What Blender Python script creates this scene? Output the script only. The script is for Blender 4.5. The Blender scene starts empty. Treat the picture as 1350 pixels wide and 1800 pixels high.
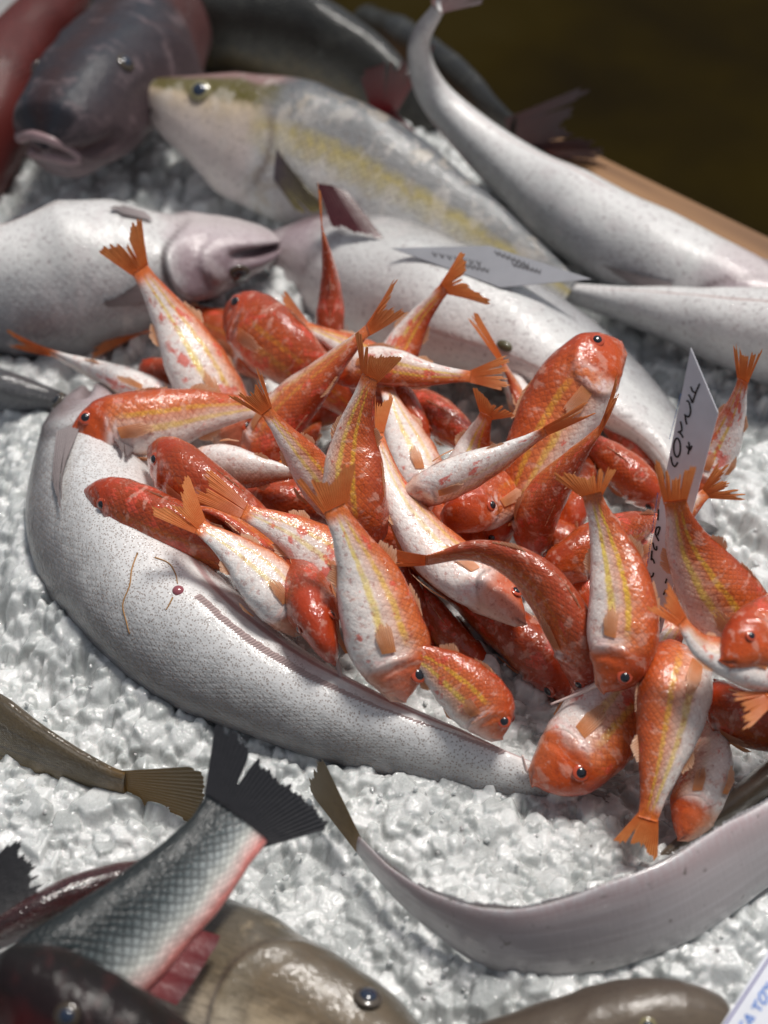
import bpy, math, random
import numpy as np
from mathutils import Vector
R = math.radians
rng = np.random.default_rng(7); random.seed(7)
SC = bpy.context.scene
COL = SC.collection
# ------------------------------------------------------------------ camera, sky, sun, exposure
CAM = np.array([0.0, -0.92, 0.92]); S2 = math.sqrt(.5)
FW = np.array([0, S2, -S2]); UP = np.array([0, S2, S2]); RT = np.array([1.0, 0, 0])
def ray(px, py):
    return FW + RT*((px-675)/900*.3) + UP*((900-py)/900*.3)
def P(px, py, z):
    d = ray(px, py); t = (z-CAM[2])/d[2]
    return CAM + d*t
def mpp(p):                       # metres per photo pixel at point p
    return float(np.dot(np.asarray(p)-CAM, FW))*.3/900
cam = bpy.data.cameras.new('camera'); co = bpy.data.objects.new('camera', cam); COL.objects.link(co)
co.location = CAM; co.rotation_euler = (R(45), 0, 0)
cam.sensor_fit = 'VERTICAL'; cam.sensor_height = 36; cam.lens = 60
cam.clip_start = .01; cam.clip_end = 60
cam.dof.use_dof = True
cam.dof.focus_distance = float(np.dot(P(800, 1120, .07)-CAM, FW)); cam.dof.aperture_fstop = 4.0
SC.camera = co
w = bpy.data.worlds.new('World'); SC.world = w; w.use_nodes = True
SUN_D = Vector((-.30, -.30, -1.2)).normalized()
el = math.asin(-SUN_D.z); az = math.atan2(-SUN_D.x, -SUN_D.y)
sky = w.node_tree.nodes.new('ShaderNodeTexSky'); sky.sky_type = 'NISHITA'; sky.sun_disc = False
sky.sun_elevation = el; sky.sun_rotation = az; sky.air_density = 1.0; sky.dust_density = 3.0
bg = w.node_tree.nodes['Background']; bg.inputs[1].default_value = .070
hz = w.node_tree.nodes.new('ShaderNodeHueSaturation'); hz.inputs['Saturation'].default_value = .42   # milky summer haze
w.node_tree.links.new(sky.outputs[0], hz.inputs['Color']); w.node_tree.links.new(hz.outputs[0], bg.inputs[0])
sl = bpy.data.lights.new('sun', 'SUN'); sl.energy = 3.0; sl.angle = R(13); sl.color = (1, .955, .90)
so = bpy.data.objects.new('sun', sl); COL.objects.link(so)
so.rotation_euler = SUN_D.to_track_quat('-Z', 'Y').to_euler()
SC.view_settings.view_transform = 'Standard'; SC.view_settings.look = 'None'
SC.view_settings.exposure = 0.0; SC.view_settings.gamma = 1; SC.view_settings.use_curve_mapping = False

# ------------------------------------------------------------------ shader helpers
class NT:
    def __init__(s, name):
        s.m = bpy.data.materials.new(name); s.m.use_nodes = True; s.t = s.m.node_tree
        s.b = s.t.nodes['Principled BSDF']; s.out = s.t.nodes['Material Output']
    def put(s, sock, v):
        if isinstance(v, bpy.types.NodeSocket): s.t.links.new(v, sock)
        elif v is not None:
            if isinstance(v, (tuple, list)) and len(v) == 3 and sock.type == 'RGBA': v = (*v, 1)
            sock.default_value = v
    def N(s, ty, **k):
        n = s.t.nodes.new('ShaderNode'+ty)
        for a, b in k.items(): setattr(n, a, b)
        return n
    def at(s, name):
        return s.N('Attribute', attribute_name=name).outputs['Fac']
    def ma(s, op, a, b=None, c=None, cl=False):
        n = s.N('Math', operation=op, use_clamp=cl)
        for i, v in enumerate((a, b, c)):
            if v is not None: s.put(n.inputs[i], v)
        return n.outputs[0]
    def mix(s, f, a, b, mode='MIX'):
        n = s.N('MixRGB', blend_type=mode); s.put(n.inputs[0], f); s.put(n.inputs[1], a); s.put(n.inputs[2], b)
        return n.outputs[0]
    def ramp(s, f, st, interp='LINEAR'):
        n = s.N('ValToRGB'); n.color_ramp.interpolation = interp; e = n.color_ramp.elements
        while len(e) < len(st): e.new(.5)
        for i, (p, c) in enumerate(st): e[i].position = p; e[i].color = (*c, 1) if len(c) == 3 else c
        s.put(n.inputs[0], f); return n.outputs[0]
    def vec(s, x, y, z=0.0):
        n = s.N('CombineXYZ'); s.put(n.inputs[0], x); s.put(n.inputs[1], y); s.put(n.inputs[2], z); return n.outputs[0]
    def noise(s, vec, scale, detail=3, w=None, rough=.55):
        n = s.N('TexNoise'); 
        if w is not None: n.noise_dimensions = '4D'; s.put(n.inputs['W'], w)
        s.put(n.inputs['Vector'], vec); n.inputs['Scale'].default_value = scale; n.inputs['Detail'].default_value = detail
        n.inputs['Roughness'].default_value = rough
        return n.outputs[0]
    def vor(s, vec, scale, rnd=1.0, feat='F1', dim='3D'):
        n = s.N('TexVoronoi', feature=feat, voronoi_dimensions=dim); s.put(n.inputs['Vector'], vec)
        n.inputs['Scale'].default_value = scale; n.inputs['Randomness'].default_value = rnd
        return n.outputs
    def obj(s): return s.N('TexCoord').outputs['Object']
    def sm(s, x, a, b):            # smoothstep a..b -> 0..1
        n = s.N('MapRange', interpolation_type='SMOOTHSTEP'); s.put(n.inputs[0], x)
        n.inputs[1].default_value = a; n.inputs[2].default_value = b; return n.outputs[0]
    def bump(s, h, st, dist, prev=None):
        n = s.N('Bump'); n.inputs['Strength'].default_value = st; n.inputs['Distance'].default_value = dist
        s.put(n.inputs['Height'], h)
        if prev is not None: s.put(n.inputs['Normal'], prev)
        return n.outputs[0]
    def band(s, x, c, wd):         # soft band centred on c
        d = s.ma('ABSOLUTE', s.ma('SUBTRACT', x, c)); return s.sm(d, wd, wd*.25)

def skin(name, stops, head=None, hs=.26, scl=None, stripes=(), blot=None, spots=None, tail=None, rough=.33, coat=.6,
         lat=None, streak=None, wet=.5, smin=.25, noise_v=.10, param=True, sheen=None, mottle=None, gillc=None, patchcol=None, metal=0.0):
    t = NT(name); s = t.at('s'); v = t.at('v'); o = t.obj()
    oi = t.N('ObjectInfo'); rnd = t.ma('MULTIPLY', oi.outputs['Random'], 37.0)
    sep = t.N('SeparateColor'); t.put(sep.inputs[0], oi.outputs['Color'])
    red, yel, hd = sep.outputs[0], sep.outputs[1], sep.outputs[2]
    n1 = t.noise(o, 55, 4, rnd); n2 = t.noise(o, 150, 4, rnd); n3 = t.noise(o, 700, 2, rnd)
    vv = t.ma('ADD', v, t.ma('MULTIPLY', t.ma('SUBTRACT', n1, .5), noise_v*2))
    vv = t.ma('ADD', vv, t.ma('MULTIPLY', t.ma('SUBTRACT', n2, .5), noise_v))
    if param: vv = t.ma('ADD', vv, t.ma('MULTIPLY', t.ma('SUBTRACT', red, .5), .6))
    col = t.ramp(vv, stops)
    for (vc, wd, c) in stripes:
        wob = t.ma('ADD', v, t.ma('MULTIPLY', t.ma('SUBTRACT', n2, .5), .05))
        f = t.ma('MULTIPLY', t.band(wob, vc, wd), t.sm(s, .24, .36))
        f = t.ma('MULTIPLY', f, yel if param else .8); f = t.ma('MULTIPLY', f, t.ma('ADD', .35, n2), cl=True)
        col = t.mix(f, col, c)
    if blot:
        nb = t.noise(t.vec(t.ma('MULTIPLY', s, 1.0), t.ma('MULTIPLY', v, .55), 0.0), 9, 5, rnd, .62)
        nb = t.ma('ADD', nb, t.ma('MULTIPLY', t.ma('SUBTRACT', oi.outputs['Random'], .6), .12)); f = t.sm(nb, blot[1], blot[1]+.07); f = t.ma('MULTIPLY', f, blot[2])
        f = t.ma('MULTIPLY', f, t.sm(v, .12, .3))
        col = t.mix(f, col, blot[0])
    if patchcol:
        f = t.sm(n1, .52, .66); col = t.mix(t.ma('MULTIPLY', f, .6), col, patchcol)
    if tail:
        col = t.mix(t.sm(s, tail[1], tail[1]+.08), col, tail[0])
    if head:
        hh = t.ma('ADD', s, t.ma('MULTIPLY', t.ma('SUBTRACT', n1, .5), .10))
        f = t.sm(hh, hs+.04, hs-.03)
        if param: f = t.ma('MULTIPLY', f, hd)
        col = t.mix(f, col, t.ramp(vv, head))
    nrm = None
    body = t.sm(s, hs-.01, hs+.03)
    if scl:
        ns, nv, lc, st, bst = scl
        a = t.ma('MULTIPLY', s, ns); b = t.ma('MULTIPLY', v, nv)
        wv = t.vec(t.ma('ADD', a, b), t.ma('SUBTRACT', a, b))
        e = t.vor(wv, 1.0, .22, 'DISTANCE_TO_EDGE', '2D')[0]
        ln = t.ma('MULTIPLY', t.sm(e, .20, .03), body)
        vm = t.sm(vv, .30, .62)
        col = t.mix(t.ma('MULTIPLY', t.ma('MULTIPLY', ln, st), t.ma('ADD', smin, t.ma('MULTIPLY', vm, 1-smin))), col, lc)
        cellc = t.vor(wv, 1.0, .22, 'F1', '2D')[1]
        cs = t.N('SeparateColor'); t.put(cs.inputs[0], cellc)
        br = t.ma('ADD', .82, t.ma('MULTIPLY', cs.outputs[0], .36))
        cc = t.N('CombineColor'); [t.put(cc.inputs[i], br) for i in range(3)]
        col = t.mix(t.ma('MULTIPLY', body, st), col, t.mix(1.0, col, cc.outputs[0], 'MULTIPLY'))
        nrm = t.bump(t.ma('MULTIPLY', t.ma('MULTIPLY', t.sm(e, 0.0, .35), body), t.ma('ADD', max(smin, .12), t.ma('MULTIPLY', vm, 1-max(smin, .12)))), bst, .0006, nrm)
    if spots:
        sc, thr, c, vlo, amt = spots
        vo = t.vor(o, sc, 1.0)[0]
        pn = t.noise(o, 30, 3)
        f = t.ma('MULTIPLY', t.sm(vo, thr, thr*.4), t.sm(t.ma('ADD', v, t.ma('MULTIPLY', t.ma('SUBTRACT', pn, .5), .7)), vlo, vlo+.25))
        col = t.mix(t.ma('MULTIPLY', f, amt), col, c)
    if streak:
        c, amt, ks, kv = streak
        ns_ = t.noise(t.vec(t.ma('MULTIPLY', s, ks), t.ma('MULTIPLY', v, kv), t.ma('MULTIPLY', rnd, .3)), 1.0, 4, None, .6)
        col = t.mix(t.ma('MULTIPLY', t.sm(ns_, .48, .64), amt), col, c)
        nrm = t.bump(ns_, .12, .001, nrm)
    if lat:
        vc, wd, c, amt, s0 = lat
        wob = t.ma('ADD', v, t.ma('MULTIPLY', t.ma('SUBTRACT', n1, .5), .02))
        col = t.mix(t.ma('MULTIPLY', t.ma('MULTIPLY', t.band(wob, vc, wd), t.sm(s, s0, s0+.04)), amt), col, c)
    if gillc:
        g = t.ma('MULTIPLY', t.band(s, gillc[0], .045), t.sm(t.noise(t.vec(t.ma('MULTIPLY', s, 30), t.ma('MULTIPLY', v, 9), rnd), 1, 4), .44, .62))
        col = t.mix(t.ma('MULTIPLY', g, t.sm(v, .72, .45)), col, gillc[1])
    if mottle:
        n5 = t.noise(o, 260, 5, rnd, .65)
        col = t.mix(t.ma('MULTIPLY', t.sm(n5, .47, .34), .5), col, mottle[0]); col = t.mix(t.ma('MULTIPLY', t.sm(n5, .60, .72), .4), col, mottle[1])
        n6 = t.noise(t.vec(t.ma('MULTIPLY', s, 26), t.ma('MULTIPLY', v, 5), rnd), 1, 4)
        col = t.mix(t.ma('MULTIPLY', t.sm(n6, .54, .66), .35), col, mottle[1])
        nrm = t.bump(n5, .45, .0014, nrm)
    cr = t.at('cr'); col = t.mix(t.ma('MULTIPLY', cr, .85), col, (.05, .015, .015))
    # fine mottling and veins
    mv = t.ma('ADD', .86, t.ma('MULTIPLY', n3, .28)); cm = t.N('CombineColor'); [t.put(cm.inputs[i], mv) for i in range(3)]
    col = t.mix(1.0, col, cm.outputs[0], 'MULTIPLY')
    nrm = t.bump(n2, .35, .0018, nrm); nrm = t.bump(n3, .28, .0005, nrm)
    t.put(t.b.inputs['Base Color'], col)
    t.put(t.b.inputs['Roughness'], t.ma('ADD', rough-.08, t.ma('MULTIPLY', n2, .2)))
    t.b.inputs['Coat Weight'].default_value = coat; t.b.inputs['Coat Roughness'].default_value = .06
    t.b.inputs['Specular IOR Level'].default_value = wet; t.b.inputs['Metallic'].default_value = metal
    wetb = t.bump(t.noise(o, 330, 2), .6, .0014, t.bump(n2, .5, .002))
    t.put(t.b.inputs['Coat Normal'], wetb); t.put(t.b.inputs['Normal'], nrm)
    return t.m

def fin_mat(name, c0, c1, streakc, trans=.35):
    t = NT(name); r = t.at('ray'); f = t.at('f'); o = t.obj()
    n = t.noise(o, 180, 3)
    sw = t.ma('ABSOLUTE', t.ma('SINE', t.ma('MULTIPLY', r, math.pi)))
    col = t.ramp(t.ma('ADD', f, t.ma('MULTIPLY', t.ma('SUBTRACT', n, .5), .5)), [(0, c0), (1, c1)])
    col = t.mix(t.ma('MULTIPLY', t.sm(t.ma('ADD', sw, t.ma('MULTIPLY', t.ma('SUBTRACT', n, .5), 1.2)), .6, .0), .6), col, streakc)
    t.put(t.b.inputs['Base Color'], col); t.b.inputs['Roughness'].default_value = .38
    t.b.inputs['Coat Weight'].default_value = .4; t.b.inputs['Coat Roughness'].default_value = .18
    t.put(t.b.inputs['Normal'], t.bump(sw, .35, .0005, t.bump(n, .35, .0012)))
    tr = t.N('BsdfTranslucent'); t.put(tr.inputs[0], col)
    mx = t.N('MixShader'); mx.inputs[0].default_value = trans
    t.t.links.new(t.b.outputs[0], mx.inputs[1]); t.t.links.new(tr.outputs[0], mx.inputs[2])
    t.t.links.new(mx.outputs[0], t.out.inputs[0]); return t.m

def plain(name, c, rough=.4, coat=0.0, nz=None):
    t = NT(name); o = t.obj(); n = t.noise(o, nz or 120, 3)
    t.put(t.b.inputs['Base Color'], t.mix(n, tuple(x*.85 for x in c), tuple(min(1, x*1.15) for x in c)))
    t.b.inputs['Roughness'].default_value = rough; t.b.inputs['Coat Weight'].default_value = coat
    t.b.inputs['Coat Roughness'].default_value = .03
    return t.m

WHITE = (.72, .71, .70)
MAT = {}
MAT['mullet'] = skin('red_mullet_skin',
    [(0, (.88, .84, .81)), (.34, (.86, .77, .72)), (.46, (.80, .50, .38)), (.58, (.68, .18, .055)), (.76, (.56, .095, .016)), (1, (.36, .045, .008))],
    head=[(0, (.70, .34, .22)), (.18, (.66, .15, .05)), (.45, (.60, .085, .010)), (1, (.42, .04, .006))], hs=.21,
    scl=(30, 13, (.32, .07, .03), .38, .30), stripes=[(.47, .042, (.84, .62, .08)), (.60, .038, (.78, .48, .04))],
    blot=((.72, .085, .045), .56, .8), tail=((.70, .16, .03), .90), coat=1.0, wet=.2, rough=.42, mottle=((.36, .04, .012), (.80, .50, .40)), gillc=(.24, (.84, .62, .58)))
MAT['hake'] = skin('silver_hake_skin',
    [(0, (.80, .79, .78)), (.36, (.72, .72, .72)), (.48, (.52, .52, .52)), (.57, (.27, .27, .28)), (.68, (.13, .13, .14)), (1, (.10, .10, .11))],
    head=[(0, (.62, .54, .54)), (.35, (.46, .38, .40)), (.6, (.25, .21, .22)), (1, (.12, .10, .11))], hs=.16,
    scl=(80, 40, (.20, .18, .18), .30, .3), smin=.0, spots=(600, .45, (.20, .12, .08), .0, .7), coat=.7, param=False, rough=.36,
    lat=(0.0, .035, (.42, .24, .24), .8, .42))
MAT['hake_soft'] = skin('pale_hake_skin',
    [(0, (.74, .73, .72)), (.38, (.64, .64, .63)), (.54, (.44, .44, .45)), (.7, (.22, .22, .23)), (1, (.12, .12, .13))],
    head=[(0, (.62, .56, .56)), (.3, (.46, .38, .40)), (.48, (.24, .17, .19)), (1, (.10, .08, .09))], hs=.23, mottle=((.22, .16, .17), (.62, .57, .57)),
    scl=(60, 28, (.22, .21, .22), .25, .3), smin=.0, spots=(300, .28, (.2, .18, .18), .35, .6), coat=.5, param=False, rough=.34,
    lat=(0.0, .016, (.40, .22, .19), .55, .42))
MAT['jack'] = skin('amberjack_skin',
    [(0, (.74, .73, .72)), (.45, (.62, .61, .59)), (.55, (.56, .46, .18)), (.62, (.28, .28, .28)), (.82, (.11, .12, .13)), (1, (.07, .08, .09))],
    head=[(0, (.72, .66, .68)), (.45, (.68, .58, .53)), (.60, (.60, .48, .34)), (.66, (.12, .10, .015)), (.80, (.10, .08, .02)), (.86, (.28, .16, .15)), (1, (.22, .12, .11))], hs=.33,
    scl=(70, 30, (.15, .15, .15), .3, .3), coat=.5, param=False, rough=.36, patchcol=(.50, .43, .34), mottle=((.22, .17, .15), (.72, .66, .60)), noise_v=.06)
MAT['bream'] = skin('pink_bream_skin',
    [(0, (.18, .10, .10)), (.5, (.10, .04, .038)), (1, (.055, .018, .016))],
    head=[(0, (.24, .19, .20)), (.35, (.11, .075, .08)), (.6, (.055, .04, .045)), (.85, (.03, .034, .045)), (1, (.04, .022, .024))], hs=.42,
    scl=(26, 14, (.1, .05, .05), .4, .3), coat=.12, rough=.5, wet=.25, param=False, patchcol=(.07, .04, .042), mottle=((.03, .022, .03), (.26, .19, .20)))
MAT['redfish'] = skin('deep_red_skin', [(0, (.22, .05, .04)), (.5, (.15, .025, .022)), (1, (.09, .014, .012))],
    scl=(44, 20, (.03, .006, .006), .6, .5), coat=.2, param=False, rough=.55, wet=.3)
MAT['darkfish'] = skin('dark_wet_skin', [(0, (.20, .16, .09)), (.44, (.13, .10, .05)), (.54, (.04, .038, .03)), (1, (.018, .02, .02))],
    scl=(40, 18, (.01, .01, .01), .6, 1.0), coat=.8, param=False, rough=.5, wet=.2, mottle=((.01, .01, .01), (.08, .08, .07)), hs=.1)
MAT['greyscale'] = skin('grey_scaled_skin', [(0, (.28, .28, .30)), (.5, (.16, .16, .18)), (1, (.08, .08, .09))],
    scl=(46, 22, (.02, .02, .02), .9, .9), coat=.8, param=False, hs=.1)
MAT['bass'] = skin('silver_scaled_skin',
    [(0, (.72, .40, .38)), (.16, (.74, .24, .21)), (.27, (.76, .54, .50)), (.37, (.60, .61, .57)), (.46, (.30, .33, .33)), (.54, (.09, .11, .115)), (.64, (.02, .03, .033)), (1, (.012, .018, .02))],
    scl=(36, 17, (.012, .014, .016), .92, .7), coat=.25, wet=.25, param=False, rough=.36, hs=.1, tail=((.05, .045, .05), .965), noise_v=.05, metal=.0)
MAT['blackhead'] = skin('black_red_skin', [(0, (.06, .015, .015)), (.4, (.04, .008, .008)), (.62, (.012, .008, .007)), (1, (.008, .006, .005))],
    head=[(0, (.16, .03, .03)), (.35, (.12, .008, .01)), (.6, (.014, .007, .008)), (1, (.006, .005, .005))], hs=.45,
    coat=.35, param=False, rough=.6, wet=.15, mottle=((.006, .005, .006), (.06, .015, .015)))
MAT['darkred'] = skin('dark_red_skin', [(0, (.16, .02, .02)), (.5, (.15, .012, .016)), (1, (.05, .02, .02))],
    scl=(60, 18, (.01, .004, .004), .8, 1.0), coat=1.0, param=False, rough=.22, hs=.05)
MAT['cod'] = skin('olive_cod_skin',
    [(0, (.60, .54, .46)), (.40, (.50, .42, .31)), (.50, (.19, .15, .095)), (.70, (.11, .09, .06)), (1, (.07, .06, .04))],
    head=[(0, (.62, .55, .46)), (.40, (.54, .43, .29)), (.49, (.18, .13, .075)), (.75, (.11, .085, .055)), (1, (.075, .06, .04))], hs=.42, scl=(110, 60, (.05, .04, .03), .35, .3),
    streak=((.06, .05, .035), .40, 20, 90), coat=.9, param=False, rough=.45, patchcol=(.34, .27, .17))
MAT['codhead'] = skin('brown_cod_skin',
    [(0, (.40, .33, .25)), (.4, (.20, .155, .11)), (1, (.075, .055, .04))],
    streak=((.06, .045, .035), .3, 14, 22), coat=.5, param=False, rough=.35, hs=.3)
MAT['flat_brown'] = skin('brown_flatfish_skin',
    [(0, (.52, .50, .47)), (.06, (.30, .22, .10)), (.3, (.17, .115, .04)), (.8, (.13, .088, .035)), (1, (.10, .075, .045))],
    scl=(110, 60, (.045, .03, .012), .7, .5), streak=((.05, .035, .018), .85, 4, 30), coat=.7, param=False, rough=.34, hs=.02,
    tail=((.26, .14, .025), .93))
# two-sided flatfish: pale blind side, brown eyed side
def two_side():
    t = NT('pale_flatfish_skin'); s = t.at('s'); v = t.at('v'); sd = t.at('side'); o = t.obj()
    n1 = t.noise(o, 30, 4); n2 = t.noise(o, 140, 4); n3 = t.noise(o, 700, 2)
    st = t.noise(t.vec(t.ma('MULTIPLY', s, 4), t.ma('MULTIPLY', v, 22), 0.0), 1, 4)
    pale = t.ramp(t.ma('ADD', v, t.ma('MULTIPLY', t.ma('SUBTRACT', n1, .5), .3)), [(0, (.36, .35, .35)), (.5, (.42, .38, .39)), (.8, (.48, .39, .40)), (1, (.58, .57, .58))])
    pale = t.mix(t.ma('MULTIPLY', t.sm(st, .42, .7), .3), pale, (.60, .58, .60))
    ra = t.noise(t.vec(t.ma('MULTIPLY', s, 150), t.ma('MULTIPLY', v, 5), 0.0), 1, 2)
    pale = t.mix(t.ma('MULTIPLY', t.ma('MULTIPLY', t.sm(ra, .42, .6), t.sm(v, .62, .85)), .4), pale, (.44, .30, .31))
    dirt = t.ma('MULTIPLY', t.sm(t.noise(o, 110, 3), .66, .72), .7); pale = t.mix(dirt, pale, (.12, .10, .08))
    br = t.ramp(n2, [(.3, (.075, .055, .035)), (.7, (.14, .105, .065))])
    col = t.mix(t.sm(t.ma('ADD', sd, t.ma('MULTIPLY', t.ma('SUBTRACT', n2, .5), .1)), -.04, .04), pale, br)
    t.put(t.b.inputs['Base Color'], col); t.b.inputs['Roughness'].default_value = .3
    t.b.inputs['Coat Weight'].default_value = 1.0; t.b.inputs['Coat Roughness'].default_value = .1
    t.put(t.b.inputs['Normal'], t.bump(ra, .2, .001, t.bump(st, .15, .002, t.bump(n3, .2, .0005))))
    return t.m
MAT['flat_pale'] = two_side()
F_OR = fin_mat('orange_fin', (.78, .17, .03), (.84, .33, .11), (.58, .10, .02), .45)
F_PALE = fin_mat('pale_orange_fin', (.80, .33, .12), (.88, .58, .40), (.72, .34, .14), .45)
F_GREY = fin_mat('grey_fin', (.42, .36, .36), (.20, .17, .17), (.13, .10, .10), .25)
F_BLACK = fin_mat('black_fin', (.028, .027, .030), (.022, .022, .025), (.008, .008, .009), .08)
F_RED = fin_mat('red_fin', (.22, .012, .015), (.09, .012, .018), (.05, .005, .007), .12)
F_BROWN = fin_mat('brown_fin', (.26, .15, .04), (.17, .12, .055), (.075, .05, .02), .25)
F_PURPLE = fin_mat('purple_fin', (.11, .035, .035), (.06, .035, .04), (.03, .015, .015), .12)
F_EDGE = fin_mat('white_frill', (.55, .50, .50), (.72, .72, .74), (.4, .35, .35), .3)
M_PUP = plain('pupil', (.008, .009, .014), .12, 1.0)
M_PUPB = plain('cloudy_pupil', (.012, .022, .045), .12, 1.0)
M_IRED = plain('red_iris', (.52, .07, .025), .2, 1.0)
M_IGOLD = plain('gold_iris', (.42, .36, .22), .2, 1.0)
M_IDARK = plain('dark_iris', (.07, .055, .04), .2, 1.0); M_IOL = plain('olive_iris', (.22, .19, .09), .2, 1.0); M_IBR = plain('brown_iris', (.05, .035, .018), .2, 1.0)
M_BARB = plain('barbel_skin', (.68, .52, .48), .3, .5)
M_MOUTH = plain('mouth_flesh', (.30, .12, .12), .3, .8)

# ------------------------------------------------------------------ mesh helpers
def link(o, parent=None):
    COL.objects.link(o)
    if parent is not None: o.parent = parent
    return o
def mesh(name, V, F, mat, parent=None, attrs=None, smooth=True, org=None):
    V = np.asarray(V, float)
    if org is not None: V = V-np.asarray(org)
    me = bpy.data.meshes.new(name); me.from_pydata(V.tolist(), [], [tuple(int(i) for i in f) for f in F])
    for k, a in (attrs or {}).items():
        at = me.attributes.new(k, 'FLOAT', 'POINT'); at.data.foreach_set('value', np.asarray(a, np.float32))
    if smooth: me.polygons.foreach_set('use_smooth', [True]*len(me.polygons))
    me.materials.append(mat); me.update()
    o = bpy.data.objects.new(name, me); link(o, parent); return o
def root(name, label, cat, loc, group=None, kind=None):
    o = bpy.data.objects.new(name, None); link(o); o.location = tuple(loc); o.empty_display_size = .02
    o['label'] = label; o['category'] = cat
    if group: o['group'] = group
    return o
def nz(v): v = np.asarray(v, float); return v/np.maximum(np.linalg.norm(v, axis=-1, keepdims=True), 1e-9)
def catmull(pts, n=400):
    p = np.asarray(pts, float); p = np.vstack([2*p[0]-p[1], p, 2*p[-1]-p[-2]]); out = []
    m = len(p)-3; k = n//m
    for i in range(m):
        t = np.linspace(0, 1, k, endpoint=(i == m-1))[:, None]
        a, b, c, d = p[i:i+4]
        out.append(.5*((2*b)+(-a+c)*t+(2*a-5*b+4*c-d)*t**2+(-a+3*b-3*c+d)*t**3))
    return np.vstack(out)
def prof(pts, s):
    xs = np.linspace(-.1, 1.1, 481); y = np.interp(xs, [a for a, _ in pts], [b for _, b in pts])
    k = np.hanning(13); k /= k.sum(); ys = np.convolve(np.pad(y, 6, 'edge'), k, 'valid')
    return np.interp(s, xs, ys)
def grid_faces(n, m, wrap):
    F = []
    for i in range(n-1):
        for j in range(m if wrap else m-1):
            a = i*m+j; b = i*m+(j+1) % m; F.append((a, b, b+m, a+m))
    return F
def strip(name, base, tip, mat, parent, org, rays=14, thick=.0006, jag=.12, split=0, seed=0, sag=None, wave=.00025, nf=8, rows=None):
    """a fin: base and tip curves (k x 3); ray corrugation, frayed tips, real thickness"""
    r = np.random.default_rng(seed); base = np.asarray(base, float); tip = np.asarray(tip, float)
    K = rays*4+1; u = np.linspace(0, 1, K); ub = np.linspace(0, 1, len(base)); ut = np.linspace(0, 1, len(tip))
    B = np.stack([np.interp(u, ub, base[:, i]) for i in range(3)], 1); T = np.stack([np.interp(u, ut, tip[:, i]) for i in range(3)], 1)
    ph = u*rays; ln = 1-.35*jag*(np.abs((ph % 1)-.5)*2)**.8
    rl = 1-jag*1.1*r.random(rays+1); ln *= rl[np.clip(ph.astype(int), 0, rays)]
    for _ in range(split):
        c = r.uniform(.12, .88); ln *= 1-.5*np.exp(-((u-c)/.018)**2)
    f = np.linspace(0, 1, nf)[:, None, None]
    G = B[None]+(T-B)[None]*f*ln[None, :, None]
    if rows is not None:
        RW = np.asarray(rows); ur = np.linspace(0, 1, RW.shape[1]); RW = np.stack([np.stack([np.interp(u, ur, q[:, i]) for i in range(3)], 1) for q in RW])
        fi = f[:, 0, 0][:, None]*ln[None]*(nf-1); i0 = np.minimum(fi.astype(int), nf-2); fr = (fi-i0)[..., None]; cc = np.arange(K)[None].repeat(nf, 0)
        G = RW[i0, cc]*(1-fr)+RW[i0+1, cc]*fr
    nr = nz(np.cross(T.mean(0)-B.mean(0), B[-1]-B[0]))
    G = G+nr*(np.sin(ph*2*np.pi)*wave)[None, :, None]*np.minimum(1, f*3)
    if sag is not None: G = G+np.asarray(sag)*(f**2)
    V = G.reshape(-1, 3); F = grid_faces(nf, K, False)
    at = {'ray': np.tile(ph, nf), 'f': np.repeat(np.linspace(0, 1, nf), K)}
    return mesh(name, V, F, mat, parent, at, True, org)
def dome(name, c, nrm, up, r, flat, mat, parent, org, n=20, m=9, asp=1.0):
    nrm = nz(nrm); a = nz(np.cross(up, nrm)); b = np.cross(nrm, a); V = [c+nrm*r*flat]
    for i in range(1, m):
        ph = i/(m-1)*math.pi*.55
        for j in range(n):
            th = j/n*2*math.pi
            V.append(c+a*(r*asp*math.sin(ph)*math.cos(th))+b*(r*math.sin(ph)*math.sin(th))+nrm*(r*flat*math.cos(ph)))
    F = [(0, 1+j, 1+(j+1) % n) for j in range(n)]
    for i in range(m-2):
        for j in range(n): F.append((1+i*n+j, 1+(i+1)*n+j, 1+(i+1)*n+(j+1) % n, 1+i*n+(j+1) % n))
    return mesh(name, V, F, mat, parent, None, True, org)
def tube(name, pts, r0, r1, mat, parent, org, n=7):
    c = catmull(pts, 24); T = nz(np.gradient(c, axis=0)); V = []
    for i, p in enumerate(c):
        a = nz(np.cross(T[i], [.3, .2, .93])); b = np.cross(T[i], a); r = r0+(r1-r0)*i/(len(c)-1)
        for j in range(n): th = j/n*2*math.pi; V.append(p+a*r*math.cos(th)+b*r*math.sin(th))
    F = grid_faces(len(c), n, True)+[tuple(range(n)), tuple(range(len(V)-n, len(V)))]
    return mesh(name, V, F, mat, parent, None, True, org)

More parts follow.
